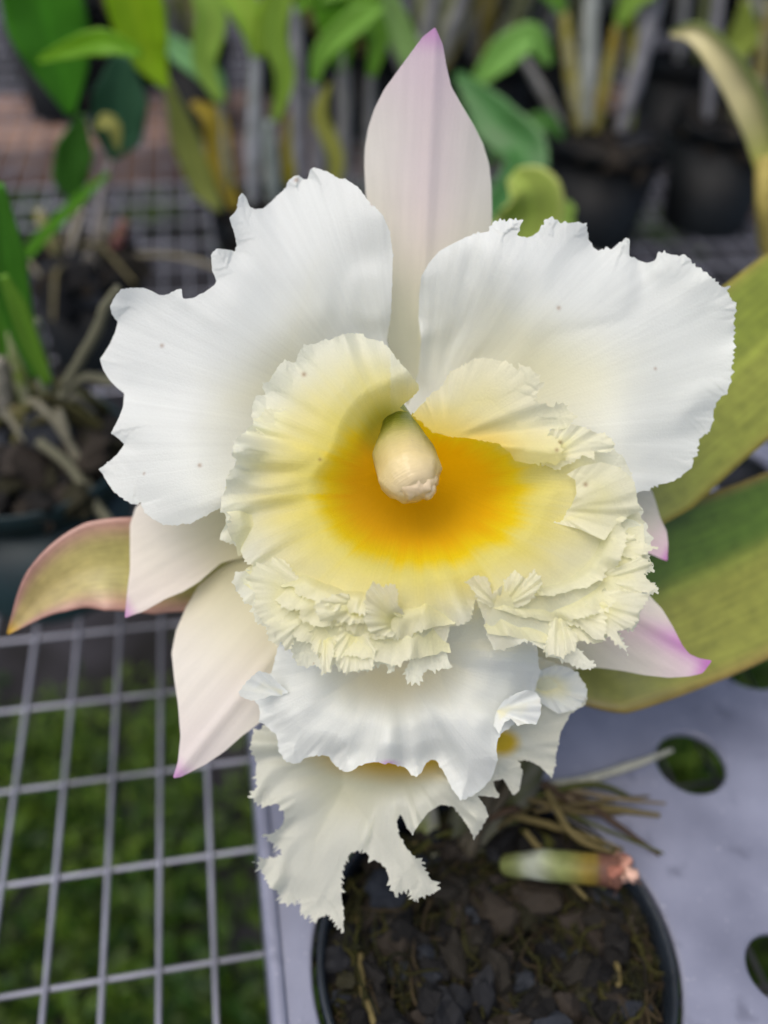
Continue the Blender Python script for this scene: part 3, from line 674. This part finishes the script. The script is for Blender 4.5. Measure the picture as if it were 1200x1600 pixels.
# column in the throat
b = MB()
def colcol(k, t):
    c = mix(lin('76821a'), lin('ddcb92'), sm(.25, .75, np.array(k)))  # olive top: greenish pigment with the shade under the hood painted in
    return mix(c, lin('e4d2a8'), sm(.7, .95, np.array(k)))
tube(b, [P(618, 636, .300), P(624, 668, .288), P(632, 712, .276), P(642, 746, .268), P(652, 770, .2655)], [.0028, .0056, .0097, .0097, .0060], (1, 1, 1), 60, 36, .10, True, 2, colcol)
for (x, y, r, dd) in ((642, 764, .0034, .2630), (664, 763, .0033, .2630), (650, 752, .0058, .2628)):
    bm_ = bmesh.new(); bmesh.ops.create_icosphere(bm_, subdivisions=3, radius=r)
    v = np.array([np.array(q.co) * (1 + .35 * mnoise.noise(Vector(q.co) * 420 + Vector((x, y, 0)))) for q in bm_.verts]) + P(x, y, dd + .0026)
    b.add(v, [[q.index for q in f.verts] for f in bm_.faces], lin('e6d2ae')); bm_.free()
b.build('column', M_column, flower)

# ----- the second flower, hanging below and behind
b = MB(); tube(b, [BASE + [.006, .002, .01], P(770, 1225, .378), P(790, 1150, .36), P(720, 1080, .345), P(640, 1060, .335)], [.003, .003, .003, .003, .005], (1, 1, 1), 40, 10, colfn=lambda k, t: mix(lin('4a4436'), lin('a9b06a'), float(sm(.3, .6, np.array(k)))))
flower2 = b.build('flower', M_stem, orchid, label='second white flower hanging behind and below the first')
sepal(O_back_l, (625, 785), (195, 966), .340, .312, col_sepal((195, 966), (480, 790), .15, mag=.7, green=1.0), flower2, .004, 90, 36)
sepal(O_back_r, (700, 775), (1043, 877), .340, .314, col_sepal((1043, 877), (860, 760), 1.0), flower2, .004, 60, 37)
def d_apron(x, y, t): return .300 -   .016 * sm(.1, .7, t) + .003 * sm(.8, 1, t) + .012 * ((x - 610) / 260) ** 2 * t
def col_apron(x, y, t):
    c = mix(lin('f1ecd6'), WHITE, sm(.2, .6, t))
    return mix(c, lin('c98fcb'), .8 * np.exp(-((x - 607) / 14) ** 2 - ((y - 1193) / 5) ** 2))
b = MB(); sheet(b, O_apron, (615, 1020), d_apron, col_apron, 2.6, 1.6, (6, 16, 3.5, None), [(85, .0090, 80), (36, .0040, 50), (13, .0008, 24)], 1.2, 91)
b.build('petal', M_petal, flower2, 0, label='broad white petal with scalloped lower edge')
T7 = lambda p: tr(p, 360, 980, 2.069)
for o_, h_, d0_, d1_, sd_ in (([(880,240),(925,212),(950,203),(985,206),(1002,230),(1005,280),(990,314),(960,312),(930,318),(905,295),(885,310),(868,345),(850,320),(860,270)], (865, 270), .2865, .2790, 201),
                              ([(130,222),(110,232),(75,238),(45,232),(25,214),(50,180),(90,140),(130,152),(160,185),(190,208),(160,222)], (165, 222), .2855, .2795, 202)):
    b = MB(); o2 = T7(o_); h2_ = T7([h_])[0]; L_ = max(np.hypot(x - h2_[0], y - h2_[1]) for x, y in o2)
    sheet(b, o2, h2_, lambda x, y, t: d0_ + (d1_ - d0_) * np.hypot(x - h2_[0], y - h2_[1]) / L_, col_petal(0, 0), 2.3, 1.5, (5, 12, 3, None), [(70, .0022, 60)], .3, sd_, damp=(4, 40))
    b.build('petal', M_petal, flower2, 0, label='curled white end of the broad lower petal')
def d_lip2(x, y, t): return .322 - .018 * sm(.1, .9, t) + .004 * np.sin(x / 60)
def col_lip2(x, y, t):
    c = mix(lin('eeeecc'), lin('f1f3e4'), sm(.4, .9, t))
    q = np.hypot((x - 625) / 150, (y - 1165) / 55)
    c = mix(lin('efc21a'), c, sm(.4, 1.25, q))
    q2 = np.hypot((x - 785) / 26, (y - 1160) / 20)
    return mix(lin('efcc3a'), c, sm(.5, 1.4, q2))
b = MB(); sheet(b, O_lip2, (612, 1165), d_lip2, col_lip2, 2.6, 1.5, (4, 12, 8, lambda x, y: sm(480, 440, x) + sm(1290, 1340, y) + .4), [(70, .0080, 110), (30, .0040, 60), (12, .0012, 30)], .8, 95, soft=1)
b.build('lip', M_lip, flower2)
def d_side(x, y, t): return .309 - .006 * t
O_side = tr([(930,200),(960,170),(1000,140),(1050,122),(1095,130),(1125,150),(1150,190),(1155,225),(1130,255),(1105,270),(1060,280),(1010,250),(960,215)], 360, 980, 2.069)
b = MB(); sheet(b, O_side, tr([(1010, 190)], 360, 980, 2.069)[0], d_side, col_petal(0, 0), 2.6, 1.6, (5, 12, 5, lambda x, y: sm(890, 905, x)), [(50, .0035, 40), (18, .0010, 20)], .4, 97, damp=(5, 60))
b.build('petal', M_petal, flower2, 0, label='small folded side petal')

# ----- leaves, bulbs and roots of the flowering plant
def leafcol(base, edge=None, tip=None, half=None, tipk=.8):
    base = lin(base)
    def f(k, u):
        c = base.copy()
        if half is not None: c = c * (1 - sm(-.25, .2, np.array(u))) + lin(half) * sm(-.25, .2, np.array(u))
        c = c * (1 + .25 * math.exp(-(u / .05) ** 2))
        if edge is not None: c = c + (lin(edge) - c) * float(sm(.86, .99, np.array(abs(u)))) * .8
        if tip is not None: c = c + (lin(tip) - c) * float(sm(tipk, 1, np.array(k)))
        return c
    return f
b = MB(); strip(b, [P(880, 860, .345), P(1000, 720, .350), P(1130, 595, .362), P(1270, 480, .378), P(1400, 400, .40), P(1510, 350, .43)], [.012, .027, .0295, .030, .024, .001], leafcol('7c8a30', 'a08f46', half='8e9640'), fold=-.10, n=60, mcross=20)
b.build('leaf', M_leafshiny, orchid, .0012)
b = MB(); strip(b, [P(790, 1000, .352), P(920, 975, .352), P(1060, 918, .362), P(1200, 850, .376), P(1390, 745, .40), P(1540, 680, .43)], [.012, .036, .039, .040, .028, .001], leafcol('547026', '9a7f4a', half='8a8f3e'), fold=.16, n=60, mcross=24, wl=[.012, .030, .033, .028, .022, .001])
b.build('leaf', M_leafshiny, orchid, .0012)
# young blushed leaf on the far side
def blush(k, u):
    c = mix(lin('a3a557'), lin('bfa873'), np.array(k * .9))
    c = mix(c, lin('b67f86'), float(sm(.4, 1.0, np.array(abs(u)))) * .75)
    return mix(c, lin('c9a030'), float(sm(.92, 1, np.array(k))))
b = MB(); strip(b, [P(360, 905, .345), P(250, 885, .338), P(150, 885, .332), P(75, 922, .330), P(12, 990, .330)], [.012, .018, .0165, .010, .0004], blush, fold=.22, n=60, mcross=20, wave=.05)
b.build('leaf', M_leafshiny, orchid, .001, label='young leaf blushed pink along its edges')
def bulb(pts, rad, c1, c2, seed, name='pseudobulb', parent=orchid, sheath=.4, mat=None, label=None):
    b = MB()
    def f(k, t):
        q = .5 + .5 * mnoise.noise(Vector((k * 9, math.cos(t) * 1.5 + seed, math.sin(t) * 1.5)))
        return mix(lin(c1), lin(c2), float(sm(.35, .65, np.array(q + sheath - .4))))
    tube(b, pts, rad, (1, 1, 1), 36, 16, .12, True, seed, f)
    return b.build(name, mat or M_stem, parent, label=label)
bulb([BASE + [0, 0, -.004], P(745, 1230, .395), P(770, 1130, .378), P(800, 1020, .358)], [.006, .010, .009, .005], '3c4228', '5c5c4c', 4)
bulb([BASE + [.006, .004, -.004], P(800, 1240, .395), P(850, 1080, .372), P(890, 880, .350)], [.006, .010, .009, .005], '444a26', '66665a', 5)
bulb([BASE + [-.006, .004, -.004], P(640, 1220, .395), P(520, 1050, .370), P(380, 905, .347)], [.005, .007, .006, .004], '7c8448', 'a9a79a', 6)
zb = .083
def bcol(k, t):
    c = mix(lin('8f9a5a'), lin('c3cbb8'), float(np.exp(-((k - .28) / .1) ** 2)))
    c = mix(c, lin('8d7a30'), float(sm(.45, .7, np.array(k)))); return mix(c, lin('7a5548'), float(sm(.74, .82, np.array(k)))) * (.72 + .3 * mnoise.noise(Vector((k * 7, 2 * math.cos(t), 2 * math.sin(t)))))
b = MB(); tube(b, [on_z(790, 1352, zb - .012), on_z(850, 1352, zb), on_z(915, 1357, zb + .003), on_z(968, 1362, zb + .005)], [.0045, .0062, .0062, .0066], (1, 1, 1), 40, 20, .08, True, 3, bcol)
cb = b.build('pseudobulb', M_stem, orchid, label='cut old pseudobulb lying across the pot')
b = MB(); g = np.random.default_rng(4)
cc = on_z(972, 1362, zb + .006)
for _ in range(26): chip(b, cc + g.normal(0, .0026, 3) * [.6, 1, 1], .0028 * g.uniform(.6, 1.2), mix(lin('a06a5a'), lin('e0b8a4'), g.uniform(0, 1)), g)
for _ in range(22):
    d_ = g.normal(0, 1, 3); d_ /= np.linalg.norm(d_)
    tube(b, [cc, cc + d_ * .004, cc + d_ * g.uniform(.006, .011)], [.0003, .0002, .0001], lin('c08a6a'), 5, 4)
b.build('cut_end', M_bark, cb, label='rough pinkish cut end')
# aerial roots
def root(pts, r, col, seed=0): 
    b = MB(); tube(b, pts, [r * .8, r, r * .9, r * .5], lin(col), 44, 10, .15, True, seed); return b.build('root', M_root, orchid)
root([P(800, 1230, .40), on_z(900, 1222, TZ + .004), on_z(960, 1205, TZ + .004), on_z(1010, 1188, TZ + .006), on_z(1050, 1172, TZ + .004)], .0022, 'a9aa9c', 1).__setitem__('label', 'pale root reaching over the tray to a hole')
g = np.random.default_rng(21)
for k in range(17):
    px0, py0 = g.uniform(740, 860), g.uniform(1220, 1300)
    px1, py1 = px0 + g.uniform(60, 230), py0 + g.uniform(-40, 130)
    px1 = min(px1, 1040)
    a = on_z(px0, py0, .082 + g.uniform(-.008, .006)); c = on_z(px1, py1, .080 + g.uniform(-.006, .004)); md = (a + c) / 2 + [0, 0, g.uniform(.001, .006)] + g.normal(0, .004, 3) * [1, 1, 0]
    root([a, md, c], g.uniform(.0008, .0019), ['5c5236', '6e6440', '4a3c30', '7a6f58', '4d5228'][k % 5], k)
for k in range(9):
    t0 = g.uniform(0, 6.28); rr = PR * g.uniform(.7, .84); a_ = [PC + [rr * math.cos(t0 + q), rr * math.sin(t0 + q), -.006 + g.normal(0, .002)] for q in np.linspace(0, g.uniform(.6, 1.4), 5)]
    root(a_, g.uniform(.0010, .0018), ['5c5a2c', '6e6440', '4e5024'][k % 3], 40 + k)

# ------------------------------------------------------------------ the other plants on the bench
def pot_at(px, py, rpx, h, label, z=None, mat=None, group=None, bottom=.78):
    c = on_z(px, py, h if z is None else z); r = rpx / F * depth_of(c)
    o = make_pot('plant_pot', c, r, h - .001, label, mat or M_farpot, bottom, group)
    return c, r
def cyl_leaf(parent, pts, wid, col, edge=None, fold=.18, seed=0, normal=None, mat=None, tip=None, label=None, name='leaf'):
    b = MB(); lc = leafcol(col, edge, tip); strip(b, pts, wid, lambda k, u: np.minimum(lc(k, u) * 1.8, .8), normal, fold, 30, 10, None, .04, seed)
    return b.build(name, mat or M_leaf, parent, .0012, label=label)
def stems(parent, base, specs, seed=0):
    """specs: (x at foot, y at foot, x at top, y at top, radius px, colour a, colour b)"""
    for k, (xa, ya, xb, yb, rp, ca, cb_) in enumerate(specs):
        d0 = depth_of(base); a = P(xa, ya, d0); t_ = up(a, xb, yb); r = rp * .78 / F * d0
        mid = (a + t_) / 2
        bulb([a, a * .66 + t_ * .34, a * .33 + t_ * .67, t_], [r * .7, r * 1.1, r, r * .7], ca, cb_, seed + k, parent=parent)
def bgleaf(parent, base, pts, wpx, col, seed=0, near=0, edge=None, tip=None, mat=None):
    d0 = depth_of(base); w = [up(base, x, y, near + (q[0] if q else 0)) for x, y, *q in pts]
    wid = [v / F * depth_of(p_) for v, p_ in zip(np.interp(np.linspace(0, 1, len(w)), np.linspace(0, 1, len(wpx)), wpx), w)]
    return cyl_leaf(parent, w, wid, col, edge, .2, seed, None, mat, tip)

# right rear: two dark pots and their plants
c, r = pot_at(950, 212, 96, .105, 'black pot standing on the wire bench behind the flower\'s right petal')
p1 = empty('orchid_plant', c - [0, 0, .01], 'tall orchid with yellowing canes in the black pot behind the right petal', 'orchid')
fill_pot('potting_bark', c, r, 'brown bark chips in the black pot behind the right petal', 60, .014, 12)
stems(p1, c, [(970, 205, 1035, -30, 15, '8b8b92', 'a9a9ac'), (905, 205, 880, 20, 13, 'a39a3a', 'b9b48a'), (930, 205, 965, 40, 12, 'a08a2c', '9a9a60'), (880, 200, 800, 60, 9, '8c8a80', '9a9a9a'), (915, 195, 925, -30, 16, 'a9b0a8', 'bfc4c0'), (985, 200, 990, 20, 9, '7f8a30', 'a59a3a')], 20)
bgleaf(p1, c, [(880, 215), (850, 190), (790, 220), (760, 260)], [4, 16, 14, 1], '3f6a2c', 1, .06)
bgleaf(p1, c, [(860, 100), (830, 60), (780, 90), (720, 160)], [5, 22, 24, 2], '6e9a4a', 2, .05)
bgleaf(p1, c, [(880, 20), (850, -40), (800, -90)], [6, 28, 20], '5f8a36', 3)
bgleaf(p1, c, [(965, 40), (1000, -20), (1060, -60)], [6, 28, 20], '6c8a36', 4)
c, r = pot_at(1145, 185, 88, .115, 'black pot at the bench edge beside the curling cream leaf', bottom=.8)
p2 = empty('orchid_plant', c - [0, 0, .01], 'orchid with grey canes in the black pot beside the curling cream leaf', 'orchid')
fill_pot('potting_bark', c, r, 'brown bark chips in the black pot beside the curling cream leaf', 60, .014, 13)
stems(p2, c, [(1105, 185, 1125, -30, 11, '8b8b92', 'a9a9ac'), (1150, 190, 1165, 0, 12, '8a8c3a', 'a9a98c'), (1180, 190, 1200, 10, 12, '9a8a3a', 'a9a98c')], 30)
bgleaf(p2, c, [(1165, 0), (1160, 60), (1130, 110)], [5, 26, 3], '7c8a3c', 5, .05)
bgleaf(p2, c, [(1125, -30), (1080, -50), (1030, -30)], [5, 30, 3], '5c7c36', 6, .05)
c, r = pot_at(1065, 95, 62, .115, 'small dark pot further back between the two black pots')
p3 = empty('orchid_plant', c - [0, 0, .01], 'orchid in the small dark pot furthest back beyond the two black pots', 'orchid')
stems(p3, c, [(1060, 95, 1075, -60, 9, '9a9a9a', 'b5b5b0'), (1090, 95, 1110, -60, 8, '7d8a3a', 'a9a98c')], 34)
bgleaf(p3, c, [(1075, -60), (1100, -90), (1150, -80)], [5, 24, 3], '557a30', 7)

# curling cream-yellow leaf close on the right
c = on_z(1215, 560, .0)
pk = empty('orchid_plant', c, 'single curled cream and yellow leaf arching up at the bench right side', 'orchid')
d0 = .56
b = MB(); tube(b, [P(1225, 560, .62), P(1203, 420, .59), P(1193, 320, d0), P(1196, 250, d0)], [.004, .0045, .005, .006], lin('a89a52'), 30, 12, .1)
b.build('stem', M_stem, pk)
b = MB(); strip(b, [P(1196, 300, d0), P(1196, 235, d0), P(1172, 165, d0 - .01), P(1130, 95, d0 - .02), P(1088, 52, d0 - .02), P(1048, 52, d0 - .01)], [.004, .009, .010, .0085, .006, .0015],
         lambda k, u: mix(mix(lin('9aa24a'), lin('d9d2a0'), float(sm(.1, .5, np.array(k)))), lin('8fa05a'), float(sm(.2, .9, np.array(u)))), fold=.55, n=50, mcross=16)
b.build('leaf', M_leaf, pk, .001)

# green leaves just behind the dorsal sepal
c = on_z(700, 520, .06)
pm = empty('orchid_plant', c, 'low orchid with broad green leaves right behind the upright sepal', 'orchid')
cyl_leaf(pm, [P(720, 480, .62), P(780, 420, .60), P(825, 350, .58), P(828, 300, .56), P(800, 272, .555)], [.008, .019, .021, .019, .005], '8fa04c', 'a9ae6a', .25, 2)
cyl_leaf(pm, [P(800, 470, .64), P(850, 400, .64), P(875, 340, .63), P(895, 320, .62)], [.010, .020, .016, .003], '7f9a4a', None, .2, 3)
cyl_leaf(pm, [P(690, 430, .70), P(820, 260, .74), P(770, 185, .76), P(715, 115, .78)], [.008, .018, .018, .003], '36602f', '5a8052', .3, 4)
bulb([c, P(720, 490, .63), P(715, 470, .62)], [.006, .008, .005], '7a8050', 'a9a79a', 44, parent=pm)

# centre rear clump
c, r = pot_at(455, 330, 125, .09, 'dark pot half hidden behind the flower\'s left petal with grey sheathed canes', bottom=.8)
p4 = empty('orchid_plant', c - [0, 0, .01], 'clump of grey sheathed canes and yellow green leaves behind the left petal', 'orchid')
fill_pot('potting_bark', c, r, 'bark chips in the dark pot half hidden behind the left petal', 70, .014, 14)
stems(p4, c, [(395, 320, 400, 85, 15, 'a0a6a4', 'b9bcc4'), (470, 320, 462, 10, 15, '8f8f96', 'a9a9b0'), (540, 320, 535, 60, 14, '87878a', '9a9a94'), (430, 330, 420, 190, 16, '84908a', 'a0aaa6'), (505, 320, 490, 130, 14, '8a8a90', '98989c'), (360, 320, 345, 160, 12, '7f8a60', 'a6a69a'), (575, 320, 580, 120, 12, '77787a', '8a8a86')], 50)
bgleaf(p4, c, [(400, 90), (395, 40), (370, -10), (350, -60)], [8, 22, 26, 20], '8fae42', 11)
bgleaf(p4, c, [(405, 90), (418, 30), (440, -30)], [6, 18, 20], '7c9a30', 12)
bgleaf(p4, c, [(535, 115), (530, 60), (525, 0), (520, -60)], [6, 28, 40, 40], '4f7f1c', 13)
bgleaf(p4, c, [(462, 20), (490, -10), (560, -30)], [6, 18, 20], '5f8a2a', 14)
bgleaf(p4, c, [(370, 330), (345, 260), (335, 190), (300, 160)], [6, 20, 20, 4], 'a08e34', 15)
bgleaf(p4, c, [(350, 160), (330, 120), (280, 80), (250, 50)], [6, 18, 18, 6], '6f9a6a', 16)
bgleaf(p4, c, [(450, 290), (455, 230), (462, 190), (466, 170)], [6, 14, 14, 2], '8a8420', 17)
bgleaf(p4, c, [(345, 330), (318, 290), (290, 220), (262, 130)], [4, 20, 22, 6], '858c48', 18, .04)
bgleaf(p4, c, [(262, 140), (230, 80), (215, 20), (190, -60)], [4, 34, 44, 40], '86a81c', 19, .06)
bgleaf(p4, c, [(430, 190), (445, 120), (430, 50), (450, -40)], [6, 16, 20, 16], '7c9a3a', 41, .03)
bgleaf(p4, c, [(490, 130), (505, 80), (560, 30), (600, 10)], [6, 16, 20, 4], '6a9438', 42, .02)
bgleaf(p4, c, [(345, 160), (320, 100), (330, 30), (310, -40)], [6, 18, 24, 20], '8aa84a', 43, .02)
bgleaf(p4, c, [(580, 120), (590, 60), (570, 10), (580, -50)], [6, 18, 24, 20], '5f8a2c', 44, .01)
bgleaf(p4, c, [(510, 330), (525, 250), (500, 180), (515, 130)], [5, 13, 13, 2], '8a8c44', 45, .03)
bgleaf(p4, c, [(640, 180), (650, 110), (620, 40), (600, -30)], [6, 20, 22, 10], '7c9a5a', 20)

# left: potted plant in the upper left with hanging leaves
c, r = pot_at(128, 408, 92, .085, 'dark pot on the bench left side holding pale debris and thin roots', bottom=.8)
p5 = empty('orchid_plant', c - [0, 0, .008], 'orchid with dark teal and green leaves in the dark pot on the left', 'orchid')
fill_pot('potting_bark', c, r, 'pale mixed bark chips in the dark pot on the left', 70, .012, 15, dz=-.006)
stems(p5, c, [(140, 400, 175, 240, 7, '9a9494', 'b0aaa4'), (90, 400, 60, 330, 12, '9a9a60', 'b0a87a'), (110, 395, 130, 330, 8, 'a09a8a', 'b5b0a8'), (180, 390, 195, 345, 12, '7c6a40', 'a8607a')], 60)
bgleaf(p5, c, [(175, 250), (182, 210), (188, 150), (190, 85)], [4, 38, 42, 12], '34593f', 21)
bgleaf(p5, c, [(120, 320), (110, 280), (118, 230), (128, 178)], [4, 26, 28, 3], '35601f', 22, .03)
bgleaf(p5, c, [(20, 420), (75, 360), (120, 315), (168, 272)], [8, 9, 8, 3], '4f8420', 23, .05)
bgleaf(p5, c, [(110, 180), (95, 110), (75, 40), (55, -60)], [5, 42, 62, 60], '3f7a1c', 24, .02)
bgleaf(p5, c, [(60, 95), (100, 80), (160, 66), (222, 84)], [4, 12, 20, 6], '5c8a12', 25, .06)
bgleaf(p5, c, [(150, 200), (165, 190), (178, 200), (185, 235)], [3, 12, 12, 3], '8a8a4a', 26, .03)
g = np.random.default_rng(77)
for k in range(8):
    a = c + [g.uniform(-r, r) * .7, g.uniform(-r, r) * .7, .002]; e = a + np.r_[g.normal(0, .05, 2), g.uniform(-.01, .02)]
    b = MB(); tube(b, [a, (a + e) / 2 + [0, 0, .015], e], [.002, .002, .001], lin(['8a8470', '6a6448', '9a9488'][k % 3]), 20, 6, .1); b.build('root', M_root, p5)

# left front: big dark pot with mossy roots
c, r = pot_at(35, 700, 165, .10, 'large dark teal pot at the left edge spilling mossy roots', mat=M_tealpot, bottom=.82)
p6 = empty('orchid_plant', c - [0, 0, .006], 'mossy rooted orchid with strap leaves in the large dark pot at left', 'orchid')
fill_pot('potting_bark', c, r, 'mossy dark bark chips in the large pot at the left edge', 90, .012, 16, dz=-.004)
bgleaf(p6, c, [(60, 590), (30, 500), (10, 400), (-5, 285)], [10, 22, 30, 10], '3f7420', 31)
bgleaf(p6, c, [(75, 600), (50, 540), (28, 480), (5, 430)], [8, 14, 14, 6], '5d8428', 32, .02)
bgleaf(p6, c, [(20, 610), (5, 520), (-10, 440)], [8, 20, 16], '4a7a24', 33, -.02)
stems(p6, c, [(78, 640, 55, 500, 15, '8a8c88', '6f7a3a'), (45, 640, 20, 520, 16, '6f8436', '9a9a80'), (10, 650, 0, 560, 18, '77786a', '99948a')], 70)
g = np.random.default_rng(31)
for k in range(30):
    t = g.uniform(-.6, 2.6); q = r * g.uniform(.5, .95)
    a = c + [r * g.uniform(-.1, .4), r * g.uniform(-.1, .4), g.uniform(0, .02)]
    e = c + [q * math.cos(t), q * math.sin(t), g.uniform(-.004, .012)]
    e2 = c + [r * 1.12 * math.cos(t + g.normal(0, .3)), r * 1.12 * math.sin(t + g.normal(0, .3)), -g.uniform(0, .05)]
    b = MB(); tube(b, [a, (a + e) / 2 + [0, 0, g.uniform(.005, .02)], e] + ([e2] if k % 3 == 0 else []), [.0018, .0026, .0022, .0012], lin(['5c5a34', '4e4a2a', '6f6a4a', '7a7868', '3c3a22'][k % 5]), 30, 7, .15, True, k); b.build('root', M_root, p6)
for pts in ([(95, 620), (130, 590), (175, 595), (240, 580)], [(100, 605), (150, 520), (165, 480), (185, 450)], [(60, 690), (110, 730), (150, 790), (200, 850)], [(0, 740), (30, 760), (60, 790)]):
    b = MB(); tube(b, [up(c, x, y, .02) if y < 640 else P(x, y, depth_of(c) - .02) for x, y in pts], [.0028, .003, .003, .0022], lin('6a6a58'), 24, 8, .12); b.build('root', M_root, p6)

def random_orchid(o, c, r, g, seed, nst, hgt=(.12, .24), ll=(.12, .24), rows=None):
    cols = [('8b8b8e', 'a9a9a6'), ('7d8a3c', 'a6a68a'), ('9a8a34', 'a9a070'), ('8f948c', 'b4b8b2')]
    for s_ in range(nst):
        a = c + [g.uniform(-.6, .6) * r, g.uniform(-.6, .6) * r, -.01]
        t_ = a + [g.normal(0, .04), g.normal(0, .04), g.uniform(*hgt)]
        ca, cb_ = cols[int(g.integers(4))]
        bulb([a, a * .6 + t_ * .4, t_], [.006, .011, .006], ca, cb_, seed + s_, parent=o)
        for l_ in range(int(g.integers(1, 3))):
            an = g.uniform(0, 6.28); Ln = g.uniform(*ll); dr = np.array([math.cos(an), math.sin(an), 0])
            cyl_leaf(o, [t_, t_ + dr * Ln * .25 + [0, 0, Ln * .45], t_ + dr * Ln * .6 + [0, 0, Ln * .6], t_ + dr * Ln * g.uniform(.8, 1.05) + [0, 0, Ln * g.uniform(.2, .7)]], [.006, .022, .024, .003],
                     ['4f7f2a', '3c6a28', '7c9a3c', '5f8a4a', '8a9a3a', '2f5a34'][int(g.integers(6))], None, .25, seed + s_ * 3 + l_, (dr[0] * -.3, dr[1] * -.3, 1))
g = np.random.default_rng(2024)
for k, (px, py, rpx, where) in enumerate(((655, 118, 66, 'directly behind the tip of the upright sepal'), (775, 88, 64, 'between the upright sepal and the right rear pots'), (560, 70, 60, 'behind the clump of grey canes'),
                              (300, 66, 60, 'between the hanging leaves and the grey canes'), (70, 40, 62, 'behind the big hanging leaf at the upper left'), (865, 55, 58, 'behind the yellowing canes'), (1185, 40, 60, 'behind the curling cream leaf'))):
    c, r = pot_at(px, py, rpx, .105, 'dark blurred pot standing ' + where)
    o = empty('orchid_plant', c - [0, 0, .01], 'blurred leafy orchid growing ' + where, 'orchid')
    random_orchid(o, c, r, g, 300 + 20 * k, 6, (.08, .2), (.12, .22))
# ------------------------------------------------------------------ far row of potted orchids, blurred
g = np.random.default_rng(99)
k = 0
for yrow, n_row, x_lo, x_hi in ((1.40, 6, -.12, 1.0), (1.66, 8, -1.0, 1.15), (1.98, 9, -1.2, 1.4)):
    for i in range(n_row):
        x = x_lo + (x_hi - x_lo) * (i + g.uniform(-.25, .25)) / (n_row - 1); y = yrow + g.uniform(-.08, .08)
        if -.85 < x < -.25 and yrow < 1.8: continue
        ph = g.uniform(.09, .12); pr = g.uniform(.055, .075)
        cc_ = np.array([x, y, ph])
        make_pot('plant_pot', cc_, pr, ph - .001, 'dark plastic pot in the far blurred rows of orchids', M_farpot, .78, 'pots in the far rows')
        o = empty('orchid_plant', cc_ - [0, 0, .01], 'leafy orchid in the far blurred rows across the bench back', 'orchid', 'orchids in the far rows')
        cols = [('8b8b8e', 'a9a9a6'), ('7d8a3c', 'a6a68a'), ('9a8a34', 'a9a070'), ('8f948c', 'b4b8b2')]
        for s_ in range(int(g.integers(4, 7))):
            a = cc_ + [g.uniform(-.6, .6) * pr, g.uniform(-.6, .6) * pr, -.01]
            hgt = g.uniform(.12, .24); t_ = a + [g.normal(0, .04), g.normal(0, .04), hgt]
            ca, cb_ = cols[int(g.integers(4))]
            bulb([a, a * .6 + t_ * .4, t_], [.006, .011, .006], ca, cb_, k, parent=o); k += 1
            for l_ in range(int(g.integers(1, 3))):
                an = g.uniform(0, 6.28); Ln = g.uniform(.12, .22); dr = np.array([math.cos(an), math.sin(an), 0])
                cyl_leaf(o, [t_, t_ + dr * Ln * .25 + [0, 0, Ln * .45], t_ + dr * Ln * .6 + [0, 0, Ln * .6], t_ + dr * Ln * g.uniform(.8, 1.05) + [0, 0, Ln * g.uniform(.2, .7)]], [.006, .022, .024, .003],
                         ['4f7f2a', '3c6a28', '7c9a3c', '5f8a4a', '8a9a3a', '2f5a34'][int(g.integers(6))], None, .25, k, (dr[0] * -.3, dr[1] * -.3, 1)); k += 1
